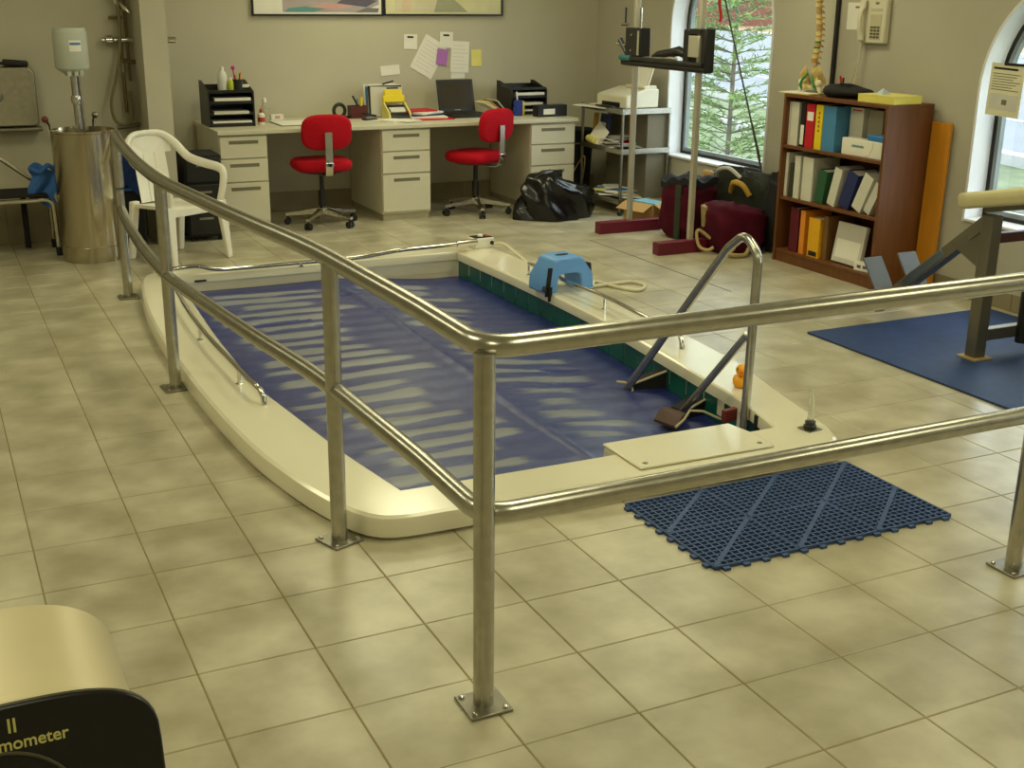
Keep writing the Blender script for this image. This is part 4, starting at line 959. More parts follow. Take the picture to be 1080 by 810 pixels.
# phone, note, black cable cover on the wall
WXr = RX1-.001
p0 = WX(914, 2, WXr); y1, y0 = 1.525, 1.275
t = thing('wall_phone', 'cream push-button telephone mounted on the wall above the bookcase', 'telephone', (WXr, (y0+y1)/2, 1.595))
MB().box(-.045, 0, -.12, .12, -.14, .14).build('base', M_cream, t, bevel=.012)
hs = MB(); hs.loops([[Vector((-x, .075+wy*math.cos(a), z+0*a)) + Vector((-.012*math.sin(a), 0, 0)) for a in [2*PI*k/12 for k in range(12)]] for z, x, wy in ((-.125, .055, .02), (-.12, .062, .026), (-.085, .064, .028), (-.06, .078, .02), (.0, .084, .018), (.06, .078, .02), (.085, .064, .028), (.12, .062, .026), (.125, .055, .02))]); n0 = len(hs.v); hs.f += [list(range(12)), list(range(n0-12, n0))]
hs.build('handset', M_cream, t, 50)
kp = MB().box(-.0475, -.045, -.085, .015, -.115, .04).build('keypad_plate', mat('keypad_cream', (190, 182, 150), .5), t, 0)
for r in range(4):
    for c in range(3): MB().box(-.052, -.0475, -.075+.03*c, -.055+.03*c, -.105+.02*r, -.093+.02*r).build('key', mat('dark_key', (92, 86, 66), .5), kp, 0)
MB().box(-.0475, -.045, -.085, .015, .06, .075).build('line_key_strip', MATS['keypad_cream'], t, 0); MB().box(-.0475, -.045, -.05, -.02, .1, .115).build('name_plate', M_slot, t, 0)
cp = []
c0 = [V(-.05, .075, -.13), V(-.05, .085, -.25), V(-.05, .11, -.40), V(-.055, .15, -.445), V(-.05, .16, -.42), V(-.04, .13, -.34), V(-.03, .10, -.2), V(-.03, .09, -.135)]
sp = smooth_path(c0, 40)
for i, q in enumerate(sp): cp.append(q+V(.005*math.cos(i*1.3), .005*math.sin(i*1.3), 0))
MB().tube(cp, .0028, 5).build('coiled_cord', M_cream, t)
p = WX(902, 17, WXr); t = thing('wall_note', 'white printed card on the wall beside the telephone', 'note', (WXr, p.y, p.z)); MB().box(-.002, 0, -.075, .075, -.085, .085).build('sheet', M_paper, t, 0); MB().box(-.003, -.002, -.04, .0, .05, .062).build('dark_heading', M_slot, t, 0)
p = WX(882, 40, WXr); t = thing('cable_cover', 'narrow black vertical cable cover on the wall beside the telephone', 'cable cover', (WXr, WX(881, 60, WXr).y, BH)); MB().box(-.02, 0, -.014, .014, .0, CEIL-BH-.03).build('channel', M_black, t, 0); MB().box(-.022, -.001, -.016, .016, CEIL-BH-.03, CEIL-BH-.005).build('end_cap', M_black, t, 0)
# poster on the second window
a = WX(1046, 66, RX1-.02); b = WX(1074, 125, RX1-.02)
t = thing('window_poster', 'pale printed sheet with a grey picture hung at the edge of the arched window', 'poster', (RX1-.02, (a.y+b.y)/2, (a.z+b.z)/2)); w_ = abs(a.y-b.y); h_ = abs(a.z-b.z)
R = Matrix.Rotation(.03, 4, 'X'); MB().box(0, .002, -w_/2, w_/2, -h_/2, h_/2, R).build('sheet', mat('poster_cream', (222, 216, 186), .7), t, 0)
MB().box(-.001, 0, -w_*.42, w_*.42, -h_*.38, -h_*.08, R).build('grey_picture', M_paperg, t, 0); MB().box(-.0015, -.001, -w_*.1, w_*.05, -h_*.28, -h_*.18, R).build('dark_figure', M_slot, t, 0); MB().box(-.001, 0, -w_*.3, w_*.42, h_*.38, h_*.42, R).build('heading_bar', M_black, t, 0)
for k in range(7): MB().box(-.001, 0, -w_*(.40-.1*(k % 3)), w_*.42, h_*(.30-.05*k)-.002, h_*(.30-.05*k)+.002, R).build('print_line', M_slot, t, 0)
MB().box(-.004, .004, -w_/2-.12, w_/2*.2, h_/2-.01, h_/2+.004).build('hanging_strip', M_black, t, 0)
# ------------------------------------------------------------------ hoist frame
M_alu = mat('satin_aluminium', (206, 202, 186), .4, .6)
hx, hy = 4.75, 2.68
t = thing('hoist_frame', 'maroon-footed lifting frame with two pale posts and a black crossbar', 'frame', (hx, hy, 0))
for (ya, xa, xb) in ((3.08, 4.40, 5.05), (2.23, 4.385, 4.79)):
    MB().box(xa-hx, xb-hx, ya-.04-hy, ya+.04-hy, .001, .088).build('floor_beam', M_maroon, t, bevel=.004)
PA = WY(663.5, 234, 3.08).x; PB = WY(727, 259, 2.23).x; CZ_ = 1.29
for (x, y) in ((PA, 3.08), (PB, 2.23)):
    MB().box(x-.018-hx, x+.018-hx, y-.018-hy, y+.018-hy, .088, 2.25).build('post', M_alu, t, bevel=.003)
MB().box(PA-.03-hx, PA+.03-hx, 2.23-.03-hy, 3.08+.03-hy, 2.22, 2.26).build('top_bar', M_alu, t, 0)
cbx = (PA+PB)/2-.03-hx
cb = MB().tube([(cbx, 3.20-hy, CZ_-.03), (cbx-.01, 2.10-hy, CZ_-.03)], .022, 12).build('crossbar', M_black, t)
MB().tube([(cbx-.02, 3.19-hy, CZ_+.005), (cbx-.02, 2.9-hy, CZ_+.003), (cbx-.025, 2.12-hy, CZ_)], .018, 10).build('second_bar', M_black, cb)
MB().tube([(cbx-.02, 3.20-hy, CZ_+.005), (cbx-.02, 3.05-hy, CZ_+.004)], .021, 10).build('teal_sleeve', mat('teal_sleeve', (50, 110, 120), .5), cb)
blkA = MB().box(PA-.06-hx, PA+.03-hx, 2.93-hy, 3.14-hy, CZ_+.02, CZ_+.22).build('clamp_block', M_black, t, bevel=.006)
MB().box(PA-.065-hx, PA-.06-hx, 2.945-hy, 2.965-hy, CZ_+.03, CZ_+.2).build('pale_strip', M_alu, blkA, 0)
for zz in (.06, .17): MB().lathe([(.007, 0), (.007, .006), (0, .007)], (0, 0, 0), 8, Matrix.Translation((PA-.06-hx, 3.05-hy, CZ_+zz)) @ Matrix.Rotation(-PI/2, 4, 'Y')).build('bolt', M_chrome, blkA)
hd = MB(); hd.cyl((PA-.03-hx, 3.15-hy, CZ_+.24), (PA-.03-hx, 3.24-hy, CZ_+.24), .012, n=8); hd.build('chrome_grip', M_chrome, blkA)
MB().cyl((PA-.03-hx, 3.19-hy, CZ_+.24), (PA-.03-hx, 3.19-hy, CZ_+.36), .008, n=8).build('grip_pin', M_black, blkA)
MB().cyl((PA-.03-hx, 3.14-hy, CZ_+.09), (PA-.03-hx, 3.30-hy, CZ_+.10), .013, n=8).build('chrome_grip', M_chrome, blkA)
MB().cyl((PA-.03-hx, 3.15-hy, CZ_+.03), (PA-.03-hx, 3.26-hy, CZ_+.13), .02, n=10).build('side_lever', M_black, blkA)
MB().cyl((PA-.03-hx, 2.98-hy, CZ_+.22), (PA-.03-hx, 2.98-hy, CZ_+.36), .010, n=8).build('upright_pin', M_chrome, blkA)
blkB = MB().box(PB-.05-hx, PB+.03-hx, 2.10-hy, 2.155-hy, CZ_-.05, CZ_+.24).build('clamp_bracket', M_black, t, bevel=.01)
MB().box(PB-.05-hx, PB+.03-hx, 2.29-hy, 2.37-hy, CZ_-.02, CZ_+.23).build('clamp_bracket', M_black, t, bevel=.01)
MB().box(PB-.05-hx, PB+.03-hx, 2.155-hy, 2.29-hy, CZ_+.20, CZ_+.235).build('bracket_bridge', M_black, t, 0)
MB().box(PB-.06-hx, PB-.019-hx, 2.165-hy, 2.29-hy, CZ_+.05, CZ_+.19).build('clamp_plate', M_alu, t, bevel=.004)
lump = MB(); lump.tube([(cbx, 2.80-hy, CZ_+.03), (cbx-.01, 2.7-hy, CZ_+.05), (cbx, 2.58-hy, CZ_+.06), (cbx, 2.45-hy, CZ_+.08), (cbx, 2.36-hy, CZ_+.06)], [.006, .022, .03, .035, .03], 8); lump.build('padded_handle', M_black, t, 50)
MB().tube([(cbx, 2.66-hy, CZ_+.02), (cbx, 2.55-hy, CZ_+.03), (cbx, 2.47-hy, CZ_+.025)], [.006, .02, .006], 8).build('pale_knob', M_alu, t)
# leaning cord with red ribbon
a = WX(765, 0, 5.36); b = WX(804, 186, 5.36)
d = (a-b); a2 = a+d*.12
t = thing('hanging_cord', 'thin dark cord with a red ribbon hanging slanted before the window', 'cord', b)
MB().tube(smooth_path([(0, 0, 0), d*.35+V(0, -.006, 0), d*.7, d*1.12], 6), .0065, 8).build('cord', mat('dark_cord', (62, 60, 52), .7), t)
MB().tube([V(0, .0, -.02), d*.12+V(0, -.02, 0), d*.3+V(0, -.012, 0)], .005, 6).build('cord_strand', MATS['dark_cord'], t)
rb = MB(); w0 = d*1.06; rb.slab(lambda u, v: w0+V(.004*math.sin(v*9), .005+.05*u*(1-.35*v)+.012*math.sin(v*6), -.23*v), 5, 12, .002); rb.build('red_ribbon', mat('red_ribbon', (206, 36, 50), .7), t, 60)
# ------------------------------------------------------------------ bags on the floor under the window
def duffel(name, label, loc, sz, rz, m, seed, strap=M_tan, flat=.0):
    t = thing(name, label, 'bag', loc, rz); rn = random.Random(seed); ks = [(rn.randint(2, 5), rn.randint(2, 5), rn.uniform(0, 6)) for _ in range(5)]; b = MB()
    def f(u, v):
        a = 2*PI*u; ph = PI*v; c, s = math.cos(a), math.sin(a); e = .45
        k = math.sin(ph)**.38 if 0 < v < 1 else 0; q = sum(.02*math.sin(p*a+r*ph*2+o) for p, r, o in ks)
        sx = math.copysign(abs(c)**e, c); sy = math.copysign(abs(s)**e, s); cz = -math.copysign(abs(math.cos(ph))**.55, math.cos(ph))
        return (sz[0]*k*sx*(1+q), sz[1]*k*sy*(1+q), max(.001, sz[2]*(.5+.5*cz*(1+q*1.5+flat*sx))))
    b.grid(f, 40, 20); b.build('bag_body', m, t, 60); return t
t = duffel('duffel_bag', 'upright maroon canvas bag standing behind the pale hoist post', (4.97, 2.72, 0), (.17, .17, .42), .2, M_maroonf, 1)
MB().cbox((-.165, -.06, .21), (.02, .05, .40), (0, 0, .2)).build('green_trim', mat('dark_green_web', (44, 54, 36), .8), t, bevel=.004); 
tp = MB(); tp.slab(lambda u, v: (-.15+.3*u, -.15+.3*v, .44+.02*math.sin(u*9+v*5)+.015*math.sin(v*13)), 12, 12, .05); tp.build('open_top_lining', M_blackm, t, 50)
t = duffel('duffel_bag', 'large slumped maroon duffel bag with tan handles under the window', (4.985, 2.16, 0), (.195, .2, .33), -.1, M_maroonf, 2, flat=-.12)
MB().tube(smooth_path([(-.19, -.02, .10), (-.27, -.0, .16), (-.29, .0, .13), (-.28, -.03, .05), (-.24, -.08, .03), (-.2, -.09, .05)], 6), .012, 8).build('tan_handle', M_tan, t)
MB().tube(smooth_path([(-.1, -.2, .06), (-.16, -.25, .03), (-.05, -.26, .02), (.02, -.2, .05)], 6), .014, 8).build('tan_handle', M_tan, t)
MB().cbox((-.19, .08, .24), (.03, .06, .17), (.2, -.2, 0)).build('tan_panel', M_tan, t, bevel=.008)
t = duffel('sports_bag', 'dark olive sports bag piled behind the maroon duffel under the window', (5.315, 2.52, 0), (.105, .40, .50), 0, mat('olive_canvas', (40, 41, 32), .85, var=.25, scale=8, bump=.3), 3)
MB().tube(smooth_path([(-.1, .2, .42), (-.15, .12, .5), (-.14, 0, .53), (-.1, -.1, .47)], 6), .014, 8).build('grey_strap', M_paperg, t)
MB().tube(smooth_path([(-.12, -.02, .36), (-.16, -.1, .44), (-.15, -.2, .43), (-.12, -.25, .36)], 6), .02, 8).build('gold_strap', M_gold, t)
MB().cbox((-.13, .28, .42), (.05, .10, .12), (0, .2, .2)).build('pale_pouch', M_card, t, bevel=.02)
t = duffel('black_bag', 'black cloth bag slumped against the window side of the bookcase', (5.27, 1.99, .20), (.15, .14, .34), 0, M_blackm, 5)
t.location = (5.28, 1.945, 0); MB().box(-.10, .16, -.11, .10, 0.0, .06).build('bag_base', M_blackm, t, bevel=.02)
for o in t.children:
    if o.name.startswith('bag_body'): o.location = (0.03, .0, .0); o.scale = (1, 1, 1.65)
# ------------------------------------------------------------------ steel cart with printer
CX0, CX1, CY0, CY1 = 4.96, 5.40, 3.70, 4.36
t = thing('steel_cart', 'three-shelf steel utility cart carrying the printer', 'cart', ((CX0+CX1)/2, (CY0+CY1)/2, 0)); hx2, hy2 = (CX1-CX0)/2, (CY1-CY0)/2
for sx in (-1, 1):
    for sy in (-1, 1):
        MB().cyl((sx*hx2, sy*hy2, .03), (sx*hx2, sy*hy2, .86), .013, n=10).build('leg', M_steeld, t); MB().lathe([(.018, 0.001), (.02, .015), (.014, .032)], (sx*hx2, sy*hy2, 0), 10).build('foot', M_blackm, t)
for z in (.12, .53, .85):
    s = MB(); s.box(-hx2-.01, hx2+.01, -hy2-.01, hy2+.01, z-.012, z-.002); s.build('shelf', M_steel, t, 0)
    l = MB(); l.box(-hx2-.014, -hx2-.010, -hy2-.01, hy2+.01, z-.03, z+.012).build('shelf_lip', M_steel, t, 0); MB().box(-hx2-.01, hx2+.01, -hy2-.014, -hy2-.010, z-.03, z+.012).build('shelf_lip', M_steel, t, 0)
MB().box(-hx2+.25, hx2+.01, -hy2+.02, hy2+.012, .13, .84).build('cart_infill_panel', mat('grey_hardboard', (112, 106, 88), .8), t, 0)  # plain grey block filling the wall side of the cart, bottom to top shelf
ct = (CX0+CX1)/2, (CY0+CY1)/2
t = MB().cbox((0, 0, .004), (.42, .40, .008), (0, 0, .25)).build('white_board', M_plastw, None, 0); t.location = (ct[0]-.10, ct[1]+.13, .8485); tag(t, 'flat cream board lying askew on the top of the steel cart', 'board')
t = thing('printer', 'cream desktop printer with raised paper feed on the steel cart', 'printer', (ct[0]-.02, ct[1]-.06, .857), .12)
MB().prism([(-.17, 0), (.17, 0), (.17, .15), (.05, .155), (-.17, .10)], -.20, .20, axis='y').build('housing', M_cream, t, bevel=.012)
MB().box(-.173, -.165, -.12, .12, .012, .045).build('output_slot', M_black, t, 0); MB().cbox((-.20, 0, .012), (.10, .22, .012)).build('output_tray', M_black, t, bevel=.003)
MB().cbox((.11, -.05, .235), (.012, .22, .20), (0, .35, 0)).build('paper_feed', M_cream, t, bevel=.003); MB().cbox((.10, -.05, .23), (.003, .19, .20), (0, .35, 0)).build('paper_sheet', M_paper, t, 0)
MB().box(.02, .15, -.19, .06, .15, .175).build('feed_base', M_cream, t, bevel=.006)
t = thing('blue_book', 'navy blue book leaning with a yellow one on the cart middle shelf', 'book', (ct[0]-.12, ct[1]+.16, .529)); MB().cbox((0.02, 0, .125), (.025, .19, .25), (0, .12, -.15)).build('cover', M_navy, t, 0); MB().cbox((.0058, 0, .15), (.003, .10, .06), (0, .12, -.15)).build('white_print', M_paperg, t, 0)
t = thing('yellow_book', 'yellow book standing at the rear of the cart middle shelf', 'book', (ct[0]-.14, ct[1]+.29, .529)); MB().cbox((.02, 0, .125), (.02, .05, .25), (0, .1, 0)).build('cover', M_gold, t, 0); MB().cbox((.033, 0, .125), (.005, .045, .24), (0, .1, 0)).build('pages', M_paper, t, 0)
def pile(name, label, loc, specs, cat='papers', seed=1):
    t = thing(name, label, cat, loc); rn = random.Random(seed); z = 0
    for k, (w_, d_, m) in enumerate(specs):
        r = rn.uniform(-.5, .5); ox_, oy_ = rn.uniform(-.03, .03), rn.uniform(-.04, .04); q = MB(); am = rn.uniform(.004, .012); pz = z+.002
        q.slab(lambda u, v: (ox_+(u-.5)*w_*math.cos(r)-(v-.5)*d_*math.sin(r), oy_+(u-.5)*w_*math.sin(r)+(v-.5)*d_*math.cos(r), pz+am+am*math.sin(u*4+k)*math.cos(v*5)), 8, 8, .002); q.build('sheet', m, t, 50); z += am*1.1
    return t
pile('paper_heap', 'crumpled heap of white papers on the cart middle shelf', (ct[0]-.05, ct[1]-.04, .529), [(.30, .36, M_paper), (.28, .32, M_paperg), (.3, .24, M_paper), (.24, .3, M_paper), (.2, .2, M_redf), (.25, .22, M_paper), (.22, .26, M_paperg), (.2, .22, M_paper)], seed=3)
tt = thing('white_envelope', 'large white sheet leaning on the cart middle shelf before the navy book', 'paper', (ct[0]-.17, ct[1]+.14, .529)); MB().cbox((0, 0, .08), (.004, .24, .17), (.35, .5, 0)).build('sheet', M_paper, tt, 0); MB().tube([(-.03, -.02, .025), (-.03, .12, .045)], .03, 10).build('rolled_paper', M_yellowp, tt)
pile('paper_heap', 'flat heap of newspapers on the cart bottom shelf', (ct[0]-.04, ct[1], .119), [(.34, .5, M_paperg), (.36, .46, M_paper), (.3, .42, M_paperg), (.32, .36, M_yellowp), (.28, .38, M_paper), (.24, .3, M_sky), (.26, .26, M_paper)], seed=6)
t = thing('cardboard_box', 'open brown cardboard box with folded flaps beside the cart and hoist beam', 'box', (5.06, 3.38, 0), .25)
q = MB(); q.box(-.14, .14, -.16, .16, 0, .006); q.box(-.14, -.134, -.16, .16, .006, .16); q.box(.134, .14, -.16, .16, .006, .16); q.box(-.134, .134, -.16, -.154, .006, .16); q.box(-.134, .134, .154, .16, .006, .16); q.build('box_body', M_card, t, 0)
MB().cbox((-.19, 0, .14), (.12, .30, .005), (0, -.45, 0)).build('flap', M_card, t, 0); MB().cbox((.0, -.215, .145), (.26, .12, .005), (.4, 0, 0)).build('flap', M_card, t, 0); MB().cbox((.02, .02, .155), (.2, .24, .006), (.05, .05, .2)).build('blue_leaflet', mat('cyan_leaflet', (120, 180, 200), .6), t, 0)
tag(MB().tube(smooth_path([(5.02, 4.5, .05), (5.0, 4.40, .25), (4.95, 4.30, .42), (4.93, 4.42, .3), (4.85, 4.35, .22), (4.75, 4.2, .16)], 6), .006, 6).build('power_cable', M_tan), 'thin pale cable drooping between the waste bin and the steel cart', 'cable')
# ================================================================== EXERCISE BENCH
M_frame = mat('grey_steel_frame', (122, 116, 98), .35, .7); M_pad = mat('cream_vinyl_pad', (208, 198, 150), .5)
ex, ey, ez = 4.49, -.61, .0125
t = thing('exercise_bench', 'grey steel exercise bench with cream pad and two footplates', 'exercise machine', (ex, ey, ez))
def E_(x, y, z): return Vector((x-ex, y-ey, z-ez))
def beam(a, b, w_, h_, nm, m, par, up=None):
    a, b = Vector(a), Vector(b); d = (b-a).normalized(); s = d.cross(Vector((0, 0, 1)) if abs(d.z) < .95 else Vector((1, 0, 0))).normalized(); u_ = s.cross(d)
    L = [[p+s*x*w_/2+u_*z*h_/2 for x, z in ((-1, -1), (1, -1), (1, 1), (-1, 1))] for p in (a, b)]
    q = MB(); q.loops(L); q.f += [[0, 1, 2, 3], [4, 5, 6, 7]]; return q.build(nm, m, par, bevel=.004)
beam(E_(ex, ey, ez+.008), E_(ex, ey, .735), .07, .07, 'upright', M_frame, t)
MB().box(-.06, .06, -.06, .06, 0, .008).build('foot_pad', M_tan, t, 0)
beam(E_(ex+.035, ey, .13), E_(5.2, ey, .13), .05, .06, 'cross_bar', M_frame, t)
beam(E_(ex+.035, ey, .62), E_(5.2, ey, .62), .04, .05, 'upper_bar', mat('dark_red_bar', (84, 40, 34), .5), t)
beam(E_(5.2, ey, ez+.004), E_(5.2, ey, .9), .06, .06, 'upright', M_frame, t); MB().box(5.14-ex, 5.26-ex, -.06, .06, 0, .004).build('foot_pad', M_tan, t, 0)
beam(E_(5.2, ey, .40), E_(5.2, ey-1.1, .40), .05, .06, 'rear_bar', M_frame, t); beam(E_(5.2, ey-1.1, ez+.004), E_(5.2, ey-1.1, .9), .06, .06, 'upright', M_frame, t)
a = E_(ex, ey+.02, .70); b = E_(4.63, .26, .06)
arm = beam(a, b, .055, .065, 'sloping_arm', M_frame, t)
dA = (b-a).normalized()
beam(a+dA*.36, a+dA*.76, .062, .050, 'sliding_sleeve', mat('blue_grey_steel', (96, 106, 116), .4, .6), arm)
q = MB(); q.prism([(.04, .45), (.04, .66), (.24, .54)], -.01, .01, axis='x'); q.build('gusset', M_frame, t, 0)
pa = a+dA*.82; nrm = Vector((0, dA.z, -dA.y)).normalized()
if nrm.z < 0: nrm = -nrm
M_plate = mat('grey_footplate', (92, 95, 98), .65, 0.)
for s, off_ in ((-1, .0), (1, -.02)):
    c = pa+V(s*.115, 0, 0)+nrm*(.035)+dA*off_
    pl = MB(); sdir = V(1, 0, 0)
    pts = []
    for wx, hh in ((-.065, -.10), (.065, -.10), (.065, .17), (-.065, .17)): pts.append(c+sdir*wx+nrm*hh)
    L = [[p+dA*k for p in pts] for k in (-.006, .006)]; pl.loops(L); pl.f += [[0, 1, 2, 3], [4, 5, 6, 7]]
    pl.build('footplate', M_plate, t, bevel=.004)
MB().tube([pa+V(-.16, 0, 0), pa+V(.16, 0, 0)], .014, 10).build('axle', M_chrome, t)
MB().ball(pa+V(.045, 0, .03), .03, 10, 8).build('white_knob', M_plastw, t)
p0 = WX(1012, 217, 4.52); 
pd = MB(); A0 = E_(4.52, -.44, .78); B0 = E_(4.52, -1.35, .975); dd = (B0-A0).normalized(); up_ = Vector((1, 0, 0)).cross(dd); up_ = up_ if up_.z > 0 else -up_
L = []
for k, s in ((0, .55), (.03, .9), (.1, 1), (.8, 1), (.86, .9), (.9, .6)):
    c = A0+dd*k; L.append([c+V(1, 0, 0)*.14*s*x+up_*.04*z*(.7+.3*s) for x, z in ((-1, -.6), (-.9, -1), (.9, -1), (1, -.6), (1, .6), (.9, 1), (-.9, 1), (-1, .6))])
pd.loops(L); pd.f += [list(range(8)), list(range(len(pd.v)-8, len(pd.v)))]; pd.build('pad', M_pad, t, 50)
beam(A0+dd*.1-up_*.05, A0+dd*.8-up_*.05, .06, .03, 'pad_rail', M_frame, t)
sp_ = Vector((.27, -.04, 0))
cy_ = MB(); cy_.cyl(sp_+V(0, 0, .06), sp_+V(0, 0, .50), .032, n=14); cy_.build('damper', M_black, t); MB().cyl(sp_+V(0, 0, .50), sp_+V(0, 0, .60), .036, n=14).build('damper_collar', M_pad, t); MB().tube([sp_+V(0, 0, .60), sp_+V(0, -.0, .76), sp_+V(-.04, -.03, .80)], [.03, .026, .02], 12).build('damper_rod', M_black, t)
for k in range(9): MB().box(.36, .64, -.33, -.16, .24+.036*k, .268+.036*k).build('weight_plate', M_paperg if k < 8 else M_sky, t, bevel=.002)
for s in (.44, .56): MB().cyl((s, -.245, .15), (s, -.245, .86), .008, n=8).build('guide_rod', M_chrome, t)
MB().box(.36, .64, -.30, -.19, .10, .15).build('stack_base', M_frame, t, 0); MB().box(.36, .70, -.27, -.22, .86, .89).build('stack_head', M_frame, t, 0)
# ================================================================== LEFT: white plastic chair
rz = math.radians(29); t = thing('plastic_chair', 'white moulded plastic garden armchair beside the pillar', 'chair', (1.325, 3.41, 0), rz); t.scale = (.96, .96, .94)
def leg(p0, p1, w0, w1, nm='leg'):
    p0, p1 = Vector(p0), Vector(p1); q = MB(); L = []
    for p, w_ in ((p0, w0), (p1, w1)): L.append([p+V(x*w_, y*w_*.7, 0) for x, y in ((-1, -1), (1, -1), (1, 1), (-1, 1))])
    q.loops(L); q.f += [[0, 1, 2, 3], [4, 5, 6, 7]]; return q.build(nm, M_plastw, t, bevel=.008)
st = MB(); st.slab(lambda u, v: ((u-.5)*(.46-.04*v), -.22+.44*v, .42-.02*v-.015*math.sin(PI*u)-.03*max(0, .12-v)/.12*1.0+.0), 14, 14, .025); st.build('seat', M_plastw, t, 50)
MB().box(-.21, .21, -.222, -.205, .345, .40).build('seat_apron', M_plastw, t, bevel=.006)
for s in (-1, 1):
    leg((s*.245, -.245, .001), (s*.225, -.205, .42), .022, .034); leg((s*.215, .245, .001), (s*.20, .19, .42), .022, .032)
    ar = MB(); path = smooth_path([(s*.225, -.20, .40), (s*.24, -.225, .52), (s*.25, -.225, .61), (s*.255, -.17, .645), (s*.25, -.02, .665), (s*.235, .12, .70), (s*.20, .22, .80), (s*.12, .262, .862), (0, .272, .875)], 8)
    n = len(path); ar.tube(path, [.026+.006*math.sin(PI*i/n) for i in range(n)], 10, flat=.75); ar.build('armrest', M_plastw, t, 60)
for k in range(3):
    bk = MB(); x0, x1 = -.139+.093*k, -.139+.093*k+.090
    bk.slab(lambda u, v: (x0+(x1-x0)*u+(-.02+.02*k)*v*.0, .185+.075*v+.012*math.cos((x0+(x1-x0)*u)*8), .41+.45*v), 4, 8, .012)
    bk.build('back_slat', M_plastw, t, 50)
bk = MB(); bk.slab(lambda u, v: ((u-.5)*(.40-.10*v**2), .252+.012*v, .745+.125*v), 12, 6, .014); bk.build('top_panel', M_plastw, t, 50)
# dark things behind the chair
t = thing('black_crate', 'black plastic drawer crate between the white chair and the desk', 'crate', (1.63, 4.10, 0)); 
MB().box(-.13, .13, -.16, .16, 0.03, .62).build('crate_body', M_blackm, t, bevel=.006)
for k in range(3): 
    d_ = MB().box(-.12, .12, -.175, -.161, .05+.19*k, .22+.19*k).build('drawer', M_black, t, bevel=.004); MB().box(-.05, .05, -.181, -.175, .16+.19*k, .175+.19*k).build('pull', M_steeld, d_, 0)
for sx in (-1, 1):
    for sy in (-1, 1): MB().lathe([(.015, 0.001), (.018, .015), (.012, .03)], (sx*.10, sy*.13, 0), 10).build('caster', M_blackm, t)
t = thing('blue_bin', 'dark blue towel bundle on a black stool behind the steel tank', 'towels', (1.10, 4.02, 0)); MB().box(-.10, .10, -.12, .12, 0, .40).build('stool_box', M_blackm, t, bevel=.01)
bl = MB(); bl.slab(lambda u, v: (-.12+.24*u, -.14+.28*v, .62+.05*math.sin(u*5)+.03*math.sin(v*7)), 10, 10, .22); bl.build('towel', mat('navy_towel', (34, 60, 120), .95, var=.2, scale=30, bump=.3), t, 50); MB().box(-.11, .11, -.13, .13, .401, .425).build('tray', M_bluet, t, bevel=.004)
# ================================================================== steel whirlpool tank
M_tank = mat('polished_tank_steel', (190, 180, 156), .2, 1., var=.14, scale=6, stretch=(1, 1, .06))
tx, ty = .80, 3.64
t = thing('whirlpool_tank', 'tall round stainless steel whirlpool tank with a grey turbine motor', 'tank', (tx, ty, 0))
MB().lathe([(.192, 0.001), (.195, .02), (.20, .055), (.20, .845), (.206, .85), (.206, .862), (.196, .862), (.192, .845), (.192, .10), (0, .10)], n=40).build('shell', M_tank, t, 40)
MB().lathe([(.2005, .10), (.2025, .104), (.2005, .108)], n=40).build('seam', M_tank, t)
tb_ = MB(); tb_.tube([(-.005, .10, .30), (-.005, .10, .80), (-.01, .09, 1.25)], .022, 12); tb_.build('turbine_tube', M_steel, t); MB().tube([(.035, .11, .3), (.03, .11, .9), (.02, .10, 1.22)], .009, 8).build('air_pipe', M_steeld, t)
MB().lathe([(.03, 1.02), (.032, 1.03), (.032, 1.06), (.03, 1.07)], (-.007, .095, 0), 14).build('tube_collar', M_chrome, t)
M_motor = mat('grey_enamel_motor', (186, 190, 178), .4, var=.04)
mo = MB().lathe([(.045, 1.20), (.06, 1.215), (.10, 1.24), (.108, 1.255), (.108, 1.47), (.104, 1.485), (.10, 1.49), (.098, 1.50), (0, 1.505)], (-.012, .09, 0), 28).build('motor_housing', M_motor, t)
lb = MB(); 
def cyl_patch(r, a0, a1, z0, z1, nm, m, par, c=(-.012, .09)):
    q = MB(); q.grid(lambda u, v: (c[0]+r*math.cos(a0+(a1-a0)*u), c[1]+r*math.sin(a0+(a1-a0)*u), z0+(z1-z0)*v), 8, 2); return q.build(nm, m, par, 60)
cyl_patch(.1086, -1.75, -1.05, 1.355, 1.425, 'motor_label', M_paper, mo); cyl_patch(.1090, -1.72, -1.08, 1.395, 1.41, 'blue_print', M_blue, mo)
for k in range(3): MB().box(-.012+.05*math.cos(-2.2+.9*k)-.012, -.012+.05*math.cos(-2.2+.9*k)+.012, .09-.06-.02, .09-.06+.01, 1.20, 1.245).build('vent_rib', M_motor, mo, 0)
for (x, y) in ((-.205, -.02), (.10, .19)):
    MB().tube([(x, y, .84), (x*1.02, y, .90), (x*1.1, y-.02, .93)], .012, 8).build('rim_clamp', M_chrome, t); MB().ball((x*1.1, y-.02, .935), .022, 10, 8).build('clamp_knob', M_steeld if y > 0 else mat('red_knob', (96, 40, 34), .5), t)
# blue cloth hanging on the tank side
t = thing('blue_cloth', 'rumpled light blue cloth hanging between the tank and the chrome frame', 'cloth', (.53, 3.87, .30)); q = MB()
q.slab(lambda u, v: (-.07+.16*u+.02*math.sin(v*6), .02*math.sin(u*9+v*4), .30-.25*v*(1-.35*abs(u-.5))+.03*math.sin(u*5)), 14, 14, .03); q.build('cloth_sheet', M_bluet, t, 60)
MB().tube(smooth_path([(-.07, -.01, .30), (.0, -.025, .27), (.05, -.02, .31), (.09, 0, .28)], 5), .016, 8).build('cloth_fold', M_bluet, t)
